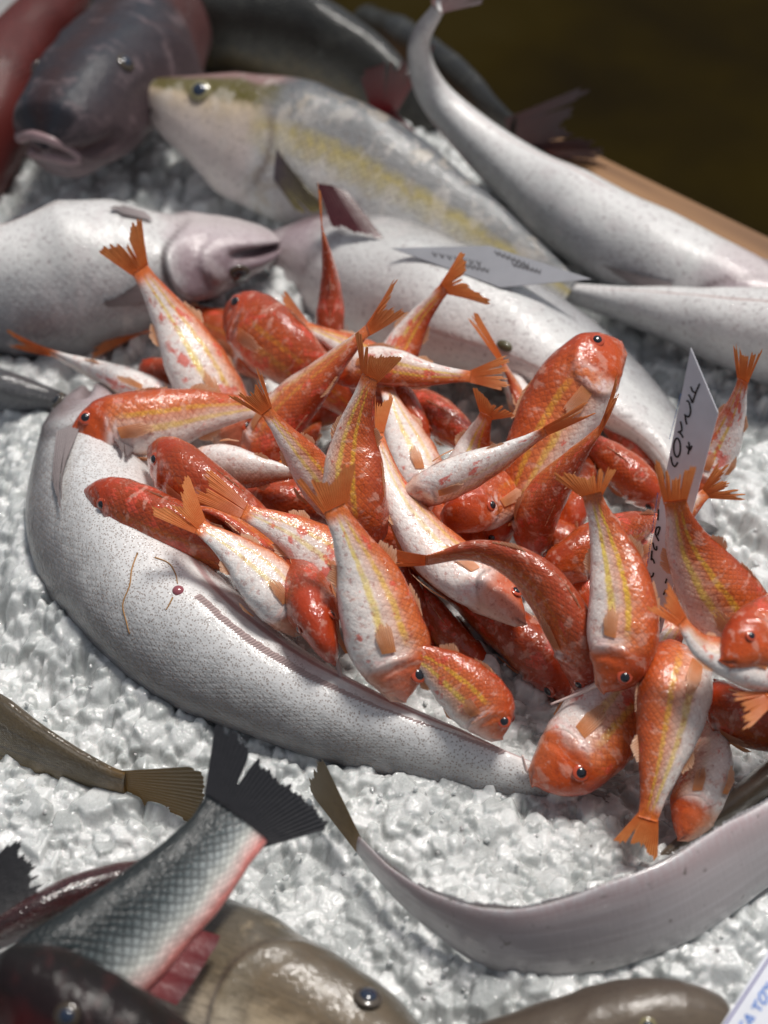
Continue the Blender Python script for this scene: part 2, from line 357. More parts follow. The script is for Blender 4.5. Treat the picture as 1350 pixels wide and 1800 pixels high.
# ------------------------------------------------------------------ fish
SP = {
 'mullet': dict(top=[(0, -.08), (.02, .10), (.05, .34), (.09, .60), (.15, .84), (.23, .97), (.32, 1.0), (.48, .95), (.64, .78), (.80, .50), (.93, .30), (1, .26)],
    bot=[(0, .24), (.03, .35), (.08, .50), (.15, .68), (.25, .86), (.38, .92), (.54, .80), (.72, .52), (.88, .32), (1, .26)],
    wid=[(0, .05), (.03, .18), (.08, .35), (.14, .50), (.22, .62), (.32, .68), (.5, .60), (.72, .33), (.9, .14), (1, .03)],
    mouth=(.06, -36, .30, 10), gill=(.235, .13), eye=(.115, 33, .21), n=72, m=40),
 'hake': dict(top=[(0, .12), (.03, .42), (.08, .66), (.16, .88), (.28, 1), (.42, .97), (.6, .72), (.8, .42), (.95, .22), (1, .22)],
    bot=[(0, .15), (.03, .42), (.08, .66), (.16, .90), (.3, 1.06), (.42, 1.0), (.6, .72), (.8, .42), (.95, .22), (1, .22)],
    wid=[(0, .18), (.03, .45), (.08, .66), (.16, .84), (.3, .95), (.45, .86), (.65, .52), (.85, .25), (1, .10)],
    mouth=(.12, -8, .35, 7), gill=(.19, .05), eye=(.085, 30, .15), n=110, m=56),
 'jack': dict(top=[(0, .10), (.04, .42), (.10, .68), (.2, .92), (.32, 1), (.5, .90), (.75, .52), (1, .15)],
    bot=[(0, .12), (.04, .48), (.1, .74), (.22, .98), (.34, 1.05), (.5, .92), (.75, .5), (1, .15)],
    wid=[(0, .15), (.05, .42), (.12, .56), (.3, .66), (.55, .55), (.8, .28), (1, .08)],
    mouth=(.085, -12, .22, 7), gill=(.27, .05), eye=(.135, 24, .135), n=110, m=56),
 'bream': dict(top=[(0, .30), (.05, .55), (.15, .85), (.3, 1.0), (.5, 1.0), (.8, .5), (1, .2)],
    bot=[(0, .30), (.05, .5), (.15, .7), (.3, .85), (.5, .85), (.8, .4), (1, .2)],
    wid=[(0, .28), (.05, .45), (.15, .58), (.35, .66), (.6, .5), (1, .1)],
    mouth=(.10, -15, .3, 8), gill=(.36, .07), eye=(.20, 26, .12), n=100, m=56),
 'cod': dict(top=[(0, .12), (.05, .38), (.12, .56), (.25, .80), (.42, 1), (.7, .8), (1, .3)],
    bot=[(0, .20), (.05, .42), (.12, .62), (.25, .86), (.42, 1), (.7, .8), (1, .3)],
    wid=[(0, .25), (.05, .5), (.15, .68), (.3, .78), (.5, .8), (1, .2)],
    mouth=(.2, -22, .16, 7), gill=(.40, .07), eye=(.12, 42, .15), n=110, m=60),
 'tailstock': dict(top=[(0, .6), (.3, 1), (.5, .98), (.8, .66), (.95, .52), (1, .55)],
    bot=[(0, .6), (.3, 1), (.5, .95), (.8, .62), (.95, .50), (1, .55)],
    wid=[(0, .5), (.3, .6), (.5, .55), (.8, .34), (1, .12)], mouth=None, gill=None, eye=None, n=90, m=56),
 'flat': dict(top=[(0, .5), (.2, .95), (.35, 1), (.55, .88), (.8, .42), (.93, .2), (1, .24)],
    bot=[(0, .5), (.2, .95), (.35, 1), (.55, .88), (.8, .42), (.93, .2), (1, .24)],
    wid=[(0, .1), (.3, .2), (.7, .13), (1, .05)], mouth=None, gill=None, eye=None, n=120, m=64),
}
class Fish: pass
def fish(kind, name, label, cat, group, pts, H, roll, mat, tail=None, col=(.5, .8, 1), irism=M_IRED, pupm=M_PUP, seed=0,
         fins=True, finmat=None, eyes=True, wmul=1.0, barbel=None, over=None, thick=None):
    sp = dict(SP[kind]); sp.update(over or {})
    C = catmull([P(*p) for p in pts]); d = np.r_[0, np.cumsum(np.linalg.norm(np.diff(C, axis=0), axis=1))]
    L = d[-1]; n = int(sp['n']*1.4); m = sp['m']; s = np.linspace(0, 1, n)**1.25
    Q = np.stack([np.interp(s*L, d, C[:, i]) for i in range(3)], 1)
    T = nz(np.gradient(Q, s*L+1e-12, axis=0)); k = np.hanning(9); k /= k.sum()
    T = nz(np.stack([np.convolve(np.pad(T[:, i], 4, 'edge'), k, 'valid') for i in range(3)], 1))
    Vw = nz(CAM-Q); Vw = nz(Vw-T*np.sum(Vw*T, 1, keepdims=True)); Lf = np.cross(Vw, T)
    a = np.interp(s, np.linspace(0, 1, len(roll)), [R(x) for x in roll])[:, None] if isinstance(roll, (tuple, list)) else R(roll)
    D = np.cos(a)*Lf+np.sin(a)*Vw; Nn = np.cross(T, D)
    mp = mpp(Q[n//2]); H = H*mp
    top = prof(sp['top'], s)*H; bot = prof(sp['bot'], s)*H; wid = prof(sp['wid'], s)*H*wmul
    cap = np.sqrt(np.clip(s/.03, 0, 1))*.75+.25*np.clip(s/.03, 0, 1); cap = np.maximum(cap, .02)
    th = np.linspace(-np.pi/2, 1.5*np.pi, m, endpoint=False); sn, cs = np.sin(th), np.cos(th)
    lt = np.arcsin(np.clip(sn, -1, 1))                    # -90..90 latitude
    SS = s[:, None]*np.ones(m); LT = np.ones(n)[:, None]*lt
    sc = np.ones((n, m)); cr = np.zeros((n, m))
    if sp['mouth']:
        ms, mt, dp, sg = sp['mouth']
        f = np.exp(-((LT-R(mt)-.5*(SS/ms)*R(-10))/R(sg))**2)*np.clip(1-(SS/ms)**3, 0, 1)*(SS < ms)
        sc -= dp*f; cr = np.maximum(cr, f*.8)
    if sp['gill']:
        gs, ga = sp['gill']; ge = gs-.05*(np.sin(LT)+.15)**2*2
        up = np.clip((SS-ge+.06)/.06, 0, 1); up = up*up*(3-2*up); dn = np.clip((ge+.014-SS)/.014, 0, 1)
        msk = np.clip(1.2-np.abs(LT+.1)/1.25, 0, 1)
        sc += ga*up*dn*msk; cr = np.maximum(cr, sp.get('gcr', .6)*np.exp(-((SS-ge-.010)/.008)**2)*msk)
        g2 = ge-.075; sc += ga*.35*np.clip((SS-g2+.04)/.04, 0, 1)*np.clip((g2+.012-SS)/.012, 0, 1)*msk
    r = np.random.default_rng(seed)
    sc *= 1+.018*np.sin(SS*17+r.random()*6)*np.cos(LT*2+r.random()*6)+.010*np.sin(SS*41+LT*3+r.random()*6)
    if H > .04:
        for _ in range(9): sc += .012*np.sin(SS*r.uniform(5, 26)+r.uniform(0, 6))*np.cos(LT*r.uniform(1, 4)+r.uniform(0, 6))
    rt = np.where(sn[None] > 0, top[:, None], bot[:, None])*cap[:, None]
    p = .86
    y = np.sign(sn)*np.abs(sn)**p; x = np.sign(cs)*np.abs(cs)**.92
    V = Q[:, None]+D[:, None]*(rt*y*sc)[..., None]+Nn[:, None]*((wid*cap)[:, None]*x*sc)[..., None]
    o = Fish(); org = Q[n//2].copy(); org[2] = max(0, org[2]-H*.6)
    rt_ = root(name, label, cat, org, group); o.root = rt_
    F = grid_faces(n, m, True); F.append(tuple(range(m))); F.append(tuple(reversed(range((n-1)*m, n*m))))
    F = [tuple(reversed(f)) for f in F]
    at = {'s': np.repeat(s, m), 'v': np.tile(lt/np.pi+.5, n), 'side': np.tile(cs, n), 'cr': cr.ravel()}
    b = mesh('body', V.reshape(-1, 3), F, mat, rt_, at, True, org); b.color = (*col, 1)
    o.body = b
    def surf(ss, deg, side, off=0.0):
        i = np.interp(ss, s, np.arange(n)); i0 = int(min(i, n-2)); fr = i-i0
        g = lambda A: A[i0]*(1-fr)+A[i0+1]*fr
        t = R(deg); sy, cx = math.sin(t), math.cos(t)*side
        yy = math.copysign(abs(sy)**p, sy)*(g(top) if sy > 0 else g(bot))*g(cap); xx = math.copysign(abs(cx)**.92, cx)*g(wid)*g(cap)
        c = g(Q)+g(D)*yy+g(Nn)*xx
        no = nz(g(D)*sy*g(wid)+g(Nn)*cx*max(g(top), 1e-4)*1.0)
        return c+no*off, no, nz(g(T)), nz(g(D))
    o.surf = surf
    fm = finmat or F_OR
    if sp['eye'] and eyes:
        es, ed, er = sp['eye']; er *= H
        for sd in (1, -1):
            c, no, tt, dd = surf(es, ed, sd, er*.02)
            e = dome('eye', c, no, dd, er, .34, irism, rt_, org)
            pu = dome('pupil', c+no*er*.20, no, dd, er*.62, .48, pupm, e, org)
    if tail:
        ln, spread, fork = tail.get('len', 100)*mp, tail.get('spread', 24), tail.get('fork', .5)
        be = Q[-1]; ax = T[-1]
        if 'to' in tail: ax = nz(P(*tail['to'])-be); ln = np.linalg.norm(P(*tail['to'])-be)
        dd = nz(D[-1]-ax*np.dot(D[-1], ax)); K = 41; u = np.linspace(-1, 1, K)
        bh = (np.where(u > 0, top[-1], bot[-1]))*1.0
        base = be-ax*H*.14+dd*(u*bh)[:, None]*.96
        an = u*R(spread); le = ln*(1-fork+fork*np.abs(u)**1.15)*(1-.12*np.abs(u)**8)
        if 'lop' in tail: le = le*(1+tail['lop']*u)
        nn = np.cross(ax, dd); curl = tail.get('curl', 0)*ln
        tip = be+dd*(u*bh)[:, None]+ax*(np.cos(an)*le)[:, None]+dd*(np.sin(an)*le)[:, None]
        tip = tip+nn*(curl*np.abs(u)**1.5+tail.get('cup', 0)*ln*u)[:, None]
        strip('tail_fin', base, tip, tail.get('mat', fm), rt_, org, rays=tail.get('rays', 18), jag=tail.get('jag', .14),
              split=tail.get('split', 2), seed=seed, thick=tail.get('th', .0006), sag=nn*tail.get('bend', 0)*ln)
    def fin(nm, s0, s1, deg, h, lean=.9, side=1, mt=None, rays=9, hp=None, out=1.0, jag=.15, deg1=None):
        K = 12; B = []; Tp = []
        for i in range(K):
            f = i/(K-1); c, no, tt, dv = surf(s0+(s1-s0)*f, deg+((deg1 or deg)-deg)*f, side, -.002)
            hh = h*H*(hp(f) if hp else (1-.65*f)*min(1, .35+4*f)); B.append(c); Tp.append(c+no*(hh*out+.002)+tt*hh*lean)
        return strip(nm, B, Tp, mt or fm, rt_, org, rays=rays, jag=jag, split=1, seed=seed+len(nm), thick=.0004, nf=6)
    o.fin = fin
    def lay(nm, s0, ls, d0, d1, e0, e1, side=1, mt=None, rays=9, off=.0024, lift=.002, jag=.12):
        K = 14; NF = 8; rows = []
        for r_ in range(NF):
            f = r_/(NF-1); row = []
            for i in range(K):
                g = i/(K-1); l_ = ls*(.55+.45*math.sin(math.pi*min(1, g*.9+.15))); dg = (d0+(d1-d0)*g)*(1-f)+(e0+(e1-e0)*g)*f
                c, no, tt, dv = surf(s0+.012*g+l_*f, dg, side, off+lift*f); row.append(c)
            rows.append(row)
        return strip(nm, rows[0], rows[-1], mt or fm, rt_, org, rays=rays, jag=jag, split=1, seed=seed+len(nm), nf=NF, rows=rows)
    o.lay = lay
    if fins and kind == 'mullet':
        fin('dorsal_fin', .34, .50, 90, .30, 1.6, mt=F_PALE, out=.25); fin('dorsal_fin', .62, .74, 90, .34, 1.0, mt=F_PALE, out=.55)
        fin('anal_fin', .62, .73, -90, .36, 1.0, mt=F_PALE, out=.55); lay('pelvic_fin', .30, .17, -60, -74, -56, -76, 1, F_PALE, 6)
        for sd in (1, -1):
            lay('pectoral_fin', .265, .17, 2, -14, 5, -15, sd, F_PALE, 10, off=.0008, lift=.0012, jag=.2)
    if barbel:
        c, no, tt, dd = surf(.03, -62, 1)
        tube('barbel', [c, *[P(*q) for q in barbel]], .0018, .0007, M_BARB, rt_, org)
    return o

# ------------------------------------------------------------------ setting: floor, table, ice
def box_line(name, a, b, width, h0, h1, mat, parent=None):
    a = np.array(a); b = np.array(b); d = nz(np.array([b[0]-a[0], b[1]-a[1], 0])); nn = np.array([-d[1], d[0], 0])
    if nn[1] > 0: nn = -nn
    e = .004; V = []
    for p in (a, b):
        for (o_, z) in ((e, h1), (width-e, h1), (width, h1-e), (width, h0), (0, h0), (0, h1-e)):
            q = p+nn*o_; V.append((q[0], q[1], z))
    F = [(i, (i+1) % 6, 6+(i+1) % 6, 6+i) for i in range(6)]+[tuple(range(5, -1, -1)), tuple(range(6, 12))]
    return mesh(name, V, F, mat, parent, smooth=False)
t = NT('dark_olive_floor'); o_ = t.obj()
t.put(t.b.inputs['Base Color'], t.ramp(t.noise(o_, 1.6, 5), [(.3, (.009, .006, .002)), (.5, (.018, .012, .0015)), (.72, (.026, .019, .005))]))
t.b.inputs['Roughness'].default_value = 1.0; t.b.inputs['Specular IOR Level'].default_value = .05; t.put(t.b.inputs['Normal'], t.bump(t.noise(o_, 8, 4), .4, .02))
fl = mesh('floor', [(-12, -4, -.85), (12, -4, -.85), (12, 30, -.85), (-12, 30, -.85)], [(0, 1, 2, 3)], t.m, smooth=False); fl['kind'] = 'structure'
t = NT('oiled_wood'); o_ = t.obj()
A = P(860, 176, .03); B = P(1350, 412, .03); dv = nz(B-A)
mpn = t.N('Mapping'); mpn.inputs['Rotation'].default_value = (0, 0, -math.atan2(dv[1], dv[0])); mpn.inputs['Scale'].default_value = (3, 45, 45)
t.put(mpn.inputs[0], o_)
mpn.vector_type = 'TEXTURE'; mpn.inputs['Rotation'].default_value = (0, 0, math.atan2(dv[1], dv[0])); mpn.inputs['Scale'].default_value = (.33, .02, .02)
gr = t.noise(mpn.outputs[0], 1, 5)
t.put(t.b.inputs['Base Color'], t.ramp(gr, [(.3, (.13, .06, .025)), (.55, (.27, .14, .06)), (.75, (.36, .20, .09))]))
t.b.inputs['Roughness'].default_value = .5; t.put(t.b.inputs['Normal'], t.bump(gr, .3, .002)); WOOD = t.m
A0 = A-dv*.9; B0 = B+dv*.6
tb = root('display_table', 'brown wooden table edge board behind the iced fish', 'table', (A[0], A[1], -.85))
bd = box_line('edge_board', A0, B0, .055, -.09, .03, WOOD); bd.parent = tb; bd.location = -np.array(tb.location)
nn_ = np.array([-dv[1], dv[0]]); nn_ = -nn_ if nn_[1] > 0 else nn_
tray = NT('steel_tray'); tray.put(tray.b.inputs['Base Color'], tray.mix(tray.noise(tray.obj(), 20), (.25, .25, .25), (.35, .35, .35))); tray.b.inputs['Roughness'].default_value = .45
q = [A0[:2]+nn_*.06, B0[:2]+nn_*.06]
V = [(q[0][0], q[0][1], -.05), (q[1][0], q[1][1], -.05), (1.0, -.75, -.05), (-1.3, -.75, -.05), (-1.3, q[0][1], -.05)]
V = V+[(x, y, -.07) for x, y, z in V]
ty = mesh('tray', V, [(0, 4, 3, 2, 1), (5, 6, 7, 8, 9)]+[(i, (i+1) % 5, 5+(i+1) % 5, 5+i) for i in range(5)], tray.m, tb, smooth=False, org=tb.location)

# --- crushed ice: rounded broken chunks heaped over a bed
MOUND = [(900, 1480, .0, .020, .06), (150, 1150, .0, .016, .08), (1250, 1600, .0, .016, .09), (330, 330, 0, .025, .12), (850, 1180, 0, .045, .05),
         (600, 1650, 0, .012, .08), (1320, 900, 0, .02, .08), (750, 350, 0, .03, .1), (80, 960, 0, .018, .06)]
MO = [(P(a, b, 0), h, r_) for a, b, _, h, r_ in MOUND]
# ice is shovelled up against the flanks of the large fish: spine in (px, py, z), half width in metres
BANKS = [([(165, 700, .03), (158, 800, .045), (180, 925, .055), (245, 1035, .058), (340, 1130, .058), (500, 1220, .052), (680, 1298, .036), (820, 1342, .018), (900, 1365, .004)], .046, .54),
  ([(1500, 1370, .065), (1400, 1445, .07), (1310, 1508, .07), (1175, 1590, .07), (1020, 1640, .065), (880, 1650, .055), (770, 1606, .03), (700, 1560, .008)], .012, .36),
  ([(400, 436, .075), (280, 460, .07), (130, 492, .065), (-60, 520, .06)], .045, .5),
  ([(1390, 562, .05), (1240, 498, .055), (1090, 422, .06), (950, 334, .065)], .035, .4),
  ([(160, 1358, .03), (70, 1322, .03), (-60, 1262, .028), (-240, 1185, .025)], .03, .6)]
BK = []
for pts_, r_, k_ in BANKS:
    c_ = catmull([P(*p) for p in pts_], 40); BK.append((c_, r_, k_))
def bank(x, y):
    x = np.asarray(x, float); y = np.asarray(y, float); out = np.zeros(x.shape)
    for c_, r_, k_ in BK:
        best = np.full(x.shape, 9.0); zb = np.zeros(x.shape)
        for p in c_:
            d_ = np.hypot(x-p[0], y-p[1]); m_ = d_ < best; best = np.where(m_, d_, best); zb = np.where(m_, p[2], zb)
        out = np.maximum(out, k_*zb*np.exp(-(np.maximum(0, best-r_)/.034)**2))
    return out
def hgt(x, y):
    z = .004*np.sin(x*23+1)*np.cos(y*19)+.003*np.sin(x*51+y*37)
    for c, h, r_ in MO: z = z+h*np.exp(-((x-c[0])**2+(y-c[1])**2)/(2*r_*r_))
    return z-.006
def ico(sub):
    import bmesh
    bm = bmesh.new(); bmesh.ops.create_icosphere(bm, subdivisions=sub, radius=1)
    V = np.array([v.co[:] for v in bm.verts]); F = np.array([[v.index for v in f.verts] for f in bm.faces]); bm.free(); return nz(V), F
def protos(sub, k):
    V, F = ico(sub); out = []
    for i in range(k):
        r = np.random.default_rng(100+i+sub*50); nrm = nz(r.normal(size=(13, 3))); dd = r.uniform(.62, 1.05, 13)
        x = (V@nrm.T)/dd; rad = np.minimum(1/(np.sum(np.maximum(x, 0)**14, 1)**(1/14)+1e-6), 1.25)
        U = V*rad[:, None]; U = U*np.array([1, r.uniform(.7, 1), r.uniform(.5, .85)])
        U = U+nz(U)*(.03*np.sin(U@r.normal(size=3)*7+1))[:, None]; out.append(U)
    return out, F
VS = []; FS = []; off = 0
def scatter(n, size, sub, zr, region):
    global off
    pr, F = protos(sub, 14)
    for _ in range(n):
        px, py = rng.uniform(region[0], region[2]), rng.uniform(region[1], region[3]); g = P(px, py, 0)
        if (g[0]-A[0])*nn_[0]+(g[1]-A[1])*nn_[1] < .07: continue
        sz = rng.uniform(*size)*(.75+.5*rng.random()); U = pr[rng.integers(14)]
        a = rng.normal(size=4); a /= np.linalg.norm(a); w_, x, y, z = a
        M = np.array([[1-2*(y*y+z*z), 2*(x*y-z*w_), 2*(x*z+y*w_)], [2*(x*y+z*w_), 1-2*(x*x+z*z), 2*(y*z-x*w_)], [2*(x*z-y*w_), 2*(y*z+x*w_), 1-2*(x*x+y*y)]])
        c = np.array([g[0], g[1], hgt(g[0], g[1])+float(bank(g[0], g[1]))+rng.uniform(*zr)])
        VS.append((U@M.T)*sz+c); FS.append(F+off); off += len(U)
STEP = 2.6
gx = np.arange(-160, 1510, STEP); gy = np.arange(96, 1900, STEP); PXg, PYg = np.meshgrid(gx, gy)
dx = FW[0]+(PXg-675)/900*.3; dy = FW[1]+S2*(900-PYg)/900*.3; dz = FW[2]+S2*(900-PYg)/900*.3; tt_ = -CAM[2]/dz
X = CAM[0]+dx*tt_; Y = CAM[1]+dy*tt_; H0 = hgt(X, Y)+bank(X, Y); Z = H0-.005; TN = np.full(X.shape, .3)
def heap(n, size, zr, region, sharp=16):
    global Z, TN
    for _ in range(n):
        px, py = rng.uniform(region[0], region[2]), rng.uniform(region[1], region[3]); g = P(px, py, 0); sz = rng.uniform(*size)*(.7+.6*rng.random())
        m_ = mpp(g); wx = int(sz*1.35/m_/STEP)+2; ci = int((px-gx[0])/STEP); cj = int((py-gy[0])/STEP)
        i0, i1, j0, j1 = max(ci-wx, 0), min(ci+wx+1, len(gx)), max(cj-wx, 0), min(cj+wx+1, len(gy))
        if i1-i0 < 2 or j1-j0 < 2: continue
        x = (X[j0:j1, i0:i1]-g[0])/sz; y = (Y[j0:j1, i0:i1]-g[1])/sz
        k = rng.integers(6, 9); an = rng.uniform(0, 2*math.pi)+np.arange(k)/k*2*math.pi+rng.normal(size=k)*.25
        tl_ = rng.uniform(.15, .55, k); dd_ = rng.uniform(.7, 1.0, k)
        pl = [(dd_[q]-(x*math.cos(an[q])+y*math.sin(an[q])))/tl_[q]*.9 for q in range(k)]      # steep sides
        ta = rng.uniform(0, 6.28); ts = rng.uniform(.05, .45); pl.append(.62+(x*math.cos(ta)+y*math.sin(ta))*ts)
        ta = rng.uniform(0, 6.28); pl.append(.70+(x*math.cos(ta)+y*math.sin(ta))*rng.uniform(.2, .6))
        zz = np.stack(pl); zs = -np.log(np.sum(np.exp(-np.clip(zz, -6, 6)*sharp), 0))/sharp
        zz = H0[min(max(cj, 0), len(gy)-1), min(max(ci, 0), len(gx)-1)]+rng.uniform(*zr)+zs*sz
        cur = Z[j0:j1, i0:i1]; tn = TN[j0:j1, i0:i1]; tn[zz > cur] = rng.random(); Z[j0:j1, i0:i1] = np.maximum(cur, zz)
heap(3600, (.008, .013), (-.006, .001), (-150, 100, 1500, 1900))
heap(6000, (.005, .008), (-.004, .004), (-150, 100, 1500, 1900))
heap(3500, (.0025, .0055), (-.001, .008), (-150, 560, 1500, 1900))
Z = np.minimum(Z, H0+.020)
for _ in range(1):                                    # melt-rounded edges
    Zp = np.pad(Z, 1, 'edge'); Z = .4*Z+.15*(Zp[:-2, 1:-1]+Zp[2:, 1:-1]+Zp[1:-1, :-2]+Zp[1:-1, 2:])
Z += rng.normal(size=Z.shape)*.00012
kf = ((X-A[0])*nn_[0]+(Y-A[1])*nn_[1] > .058).ravel(); nx_ = len(gx); ii = (np.arange(len(gy)-1)[:, None]*nx_+np.arange(nx_-1)[None]).ravel()
ii = ii[kf[ii] & kf[ii+1] & kf[ii+nx_] & kf[ii+nx_+1]]
NB = 2*len(ii)
VS.append(np.stack([X, Y, Z], -1).reshape(-1, 3)); FS.append(np.vstack([np.stack([ii+nx_, ii+1+nx_, ii+1], 1), np.stack([ii+nx_, ii+1, ii], 1)])); off = len(VS[0])
scatter(420, (.001, .0022), 2, (.005, .011), (-120, 900, 1470, 1900))
Va = np.vstack(VS); Fa = np.vstack(FS)
me = bpy.data.meshes.new('crushed_ice'); me.vertices.add(len(Va)); me.vertices.foreach_set('co', Va.astype(np.float32).ravel())
me.loops.add(len(Fa)*3); me.loops.foreach_set('vertex_index', Fa.astype(np.int32).ravel())
me.polygons.add(len(Fa)); me.polygons.foreach_set('loop_start', np.arange(0, len(Fa)*3, 3, dtype=np.int32))
me.polygons.foreach_set('loop_total', np.full(len(Fa), 3, np.int32)); me.update(calc_edges=True)
me.polygons.foreach_set('use_smooth', np.ones(len(Fa), bool)); me.validate()
ta_ = np.full(len(Va), .8, np.float32); ta_[:TN.size] = TN.ravel(); at_ = me.attributes.new('tone', 'FLOAT', 'POINT'); at_.data.foreach_set('value', ta_)
mi = np.ones(len(me.polygons), np.int32); mi[:NB] = 0; me.polygons.foreach_set('material_index', mi)
for clear in (0, 1):
    t = NT('clear_ice' if clear else 'ice'); o_ = t.obj(); na = t.noise(o_, 60, 3); nb = t.noise(o_, 260, 3); nc = t.noise(o_, 900, 2)
    t.put(t.b.inputs['Base Color'], t.ramp(t.ma('ADD', t.ma('MULTIPLY', t.at('tone'), .7), t.ma('MULTIPLY', t.sm(na, .35, .65), .3)), [(.0, (.38, .40, .395)), (.45, (.56, .58, .575)), (.8, (.74, .755, .75))] if not clear else [(0, (.6, .62, .62)), (1, (.7, .72, .72))]))
    t.put(t.b.inputs['Roughness'], t.ma('ADD', .03, t.ma('MULTIPLY', nb, .22 if clear else .30)))
    t.b.inputs['IOR'].default_value = 1.31
    t.b.inputs['Transmission Weight'].default_value = .15 if clear else 0.0
    if 1:
        t.b.inputs['Subsurface Weight'].default_value = 1.0; t.b.inputs['Subsurface Scale'].default_value = .003 if clear else .0038
        t.b.inputs['Subsurface Radius'].default_value = (.9, 1.0, 1.0); t.b.inputs['Coat Weight'].default_value = .9; t.b.inputs['Coat Roughness'].default_value = .04
    t.put(t.b.inputs['Coat Normal'], t.bump(nb, .8, .0022, t.bump(nc, .5, .0008)))
    t.put(t.b.inputs['Normal'], t.bump(nb, .35, .0016, t.bump(nc, .15, .0005)))
    if not clear: me.materials.append(t.m)
me.materials.append(t.m); ice = bpy.data.objects.new('crushed_ice', me); link(ice)
ice['label'] = 'heaped crushed ice under and around all the fish'; ice['category'] = 'ice'; ice['kind'] = 'stuff'

# ------------------------------------------------------------------ large fish
#@BIG
G_H = 'pale silver hakes laid on the ice'
h1 = fish('hake', 'hake', 'large speckled silver hake curled belly up in the foreground below the red mullets', 'fish', G_H,
  [(165, 700, .03), (158, 800, .045), (180, 925, .055), (245, 1035, .058), (340, 1130, .058), (500, 1220, .055), (680, 1298, .048), (840, 1350, .04), (975, 1385, .03)],
  134, (200, 206, 212, 212), MAT['hake'], tail=dict(len=120, spread=16, fork=.2, mat=F_GREY), finmat=F_GREY, seed=1, irism=M_IDARK, fins=False,
  over=dict(top=[(0, .18), (.04, .40), (.10, .60), (.2, .82), (.34, 1.02), (.5, .90), (.7, .62), (.88, .42), (1, .22)],
            bot=[(0, .18), (.04, .40), (.10, .60), (.2, .82), (.34, 1.02), (.5, .88), (.7, .60), (.88, .42), (1, .22)]))
for sd in (1, -1):
    h1.lay('pelvic_fin', .19, .09, -70, -50, -66, -48, sd, F_GREY, 10)
    h1.lay('pectoral_fin', .19, .15, 2, -18, 0, -8, sd, F_GREY, 12)
h1.fin('dorsal_fin', .22, .34, 88, .32, 1.6, mt=F_GREY, rays=14, out=.2)
from mathutils.bvhtree import BVHTree
def on_body(f, px, py, off=.0):
    org = np.array(f.root.location); me_ = f.body.data
    if not hasattr(f, 'bvh'): f.bvh = BVHTree.FromPolygons([v.co[:] for v in me_.vertices], [p.vertices[:] for p in me_.polygons])
    h = f.bvh.ray_cast(Vector(CAM-org), Vector(nz(ray(px, py))))
    if h[0] is None: return None
    n_ = np.array(h[1]); n_ = n_ if np.dot(n_, CAM-org-np.array(h[0])) > 0 else -n_
    return np.array(h[0])+org+n_*off, n_
og = np.array(h1.root.location); c, no = on_body(h1, 313, 1037)
dome('vent', c-no*.0015, no, [1, 0, 0], .0042, .8, plain('vent_flesh', (.30, .08, .10), .25, .8), h1.root, og)
THR = plain('dried_thread', (.42, .22, .08), .5)
for q in ([(242, 972), (232, 1000), (228, 1030), (216, 1062), (222, 1092), (228, 1115)], [(272, 980), (296, 990), (308, 1008), (312, 1026)], [(304, 1050), (298, 1062), (292, 1072)]):
    pp = [on_body(h1, a_, b_, .0002) for a_, b_ in q]
    if all(x is not None for x in pp): tube('slime_thread', [x[0] for x in pp], .0006, .0004, THR, h1.root, og, n=5)
pp = [on_body(h1, a_, b_, .0003) for a_, b_ in [(332, 1052), (372, 1090), (420, 1128), (470, 1160), (520, 1190), (580, 1220), (650, 1252), (720, 1278), (800, 1305), (870, 1330)]]
pp = [x[0] for x in pp if x is not None]; nn2 = on_body(h1, 520, 1190)[1]
B_ = np.array(pp); T_ = B_+nn2*.0015+np.array([.008, .004, 0])
strip('anal_fin', B_-nn2*.001, T_, fin_mat('pink_fin', (.70, .56, .55), (.60, .46, .44), (.50, .38, .37), .4), h1.root, og, rays=90, jag=.1, nf=5, seed=5)
h2 = fish('hake', 'hake', 'silver hake at the left edge with its dark mouth open and pointing right', 'fish', G_H,
  [(494, 420, .07), (400, 436, .075), (280, 460, .07), (130, 492, .065), (-60, 520, .06), (-330, 560, .04)],
  140, (-16, -8), MAT['hake_soft'], finmat=F_GREY, seed=2, irism=M_IDARK, fins=False,
  over=dict(mouth=(.14, -4, .6, 9), top=[(0, .05), (.04, .20), (.08, .33), (.14, .44), (.23, .58), (.33, .85), (.45, 1), (.7, .7), (1, .2)],
    bot=[(0, .05), (.04, .20), (.08, .30), (.14, .40), (.23, .54), (.33, .85), (.45, 1), (.7, .7), (1, .2)], gill=(.25, .16), gcr=1.1, eye=(.125, 18, .15)))
h2.lay('pectoral_fin', .27, .14, 14, -6, 10, 2, 1, F_GREY, 9); h2.lay('pelvic_fin', .26, .08, -66, -80, -62, -76, 1, F_GREY, 8)
h3 = fish('hake', 'hake', 'white bellied hake curving right behind the heap of red mullets', 'fish', G_H,
  [(385, 520, .0), (520, 485, .015), (660, 500, .04), (800, 545, .06), (950, 605, .06), (1080, 690, .055), (1180, 790, .04), (1240, 930, .02)],
  128, (-62, -70, -75), MAT['hake_soft'], finmat=F_GREY, seed=3, irism=M_IDARK, fins=False,
  over=dict(gill=(.27, .06), spots=None, top=[(0, .15), (.06, .45), (.14, .66), (.25, .85), (.4, .95), (.6, 1), (.8, .8), (1, .4)],
    bot=[(0, .15), (.06, .45), (.14, .66), (.25, .85), (.4, .95), (.6, 1), (.8, .8), (1, .4)]))
c, no, tt, dd = h3.surf(.60, -82, 1, .0); og3 = np.array(h3.root.location)
dome('vent', c-no*.003, no, tt, .007, .6, plain('vent_dark', (.08, .07, .03), .4, .3), h3.root, og3, asp=.6)
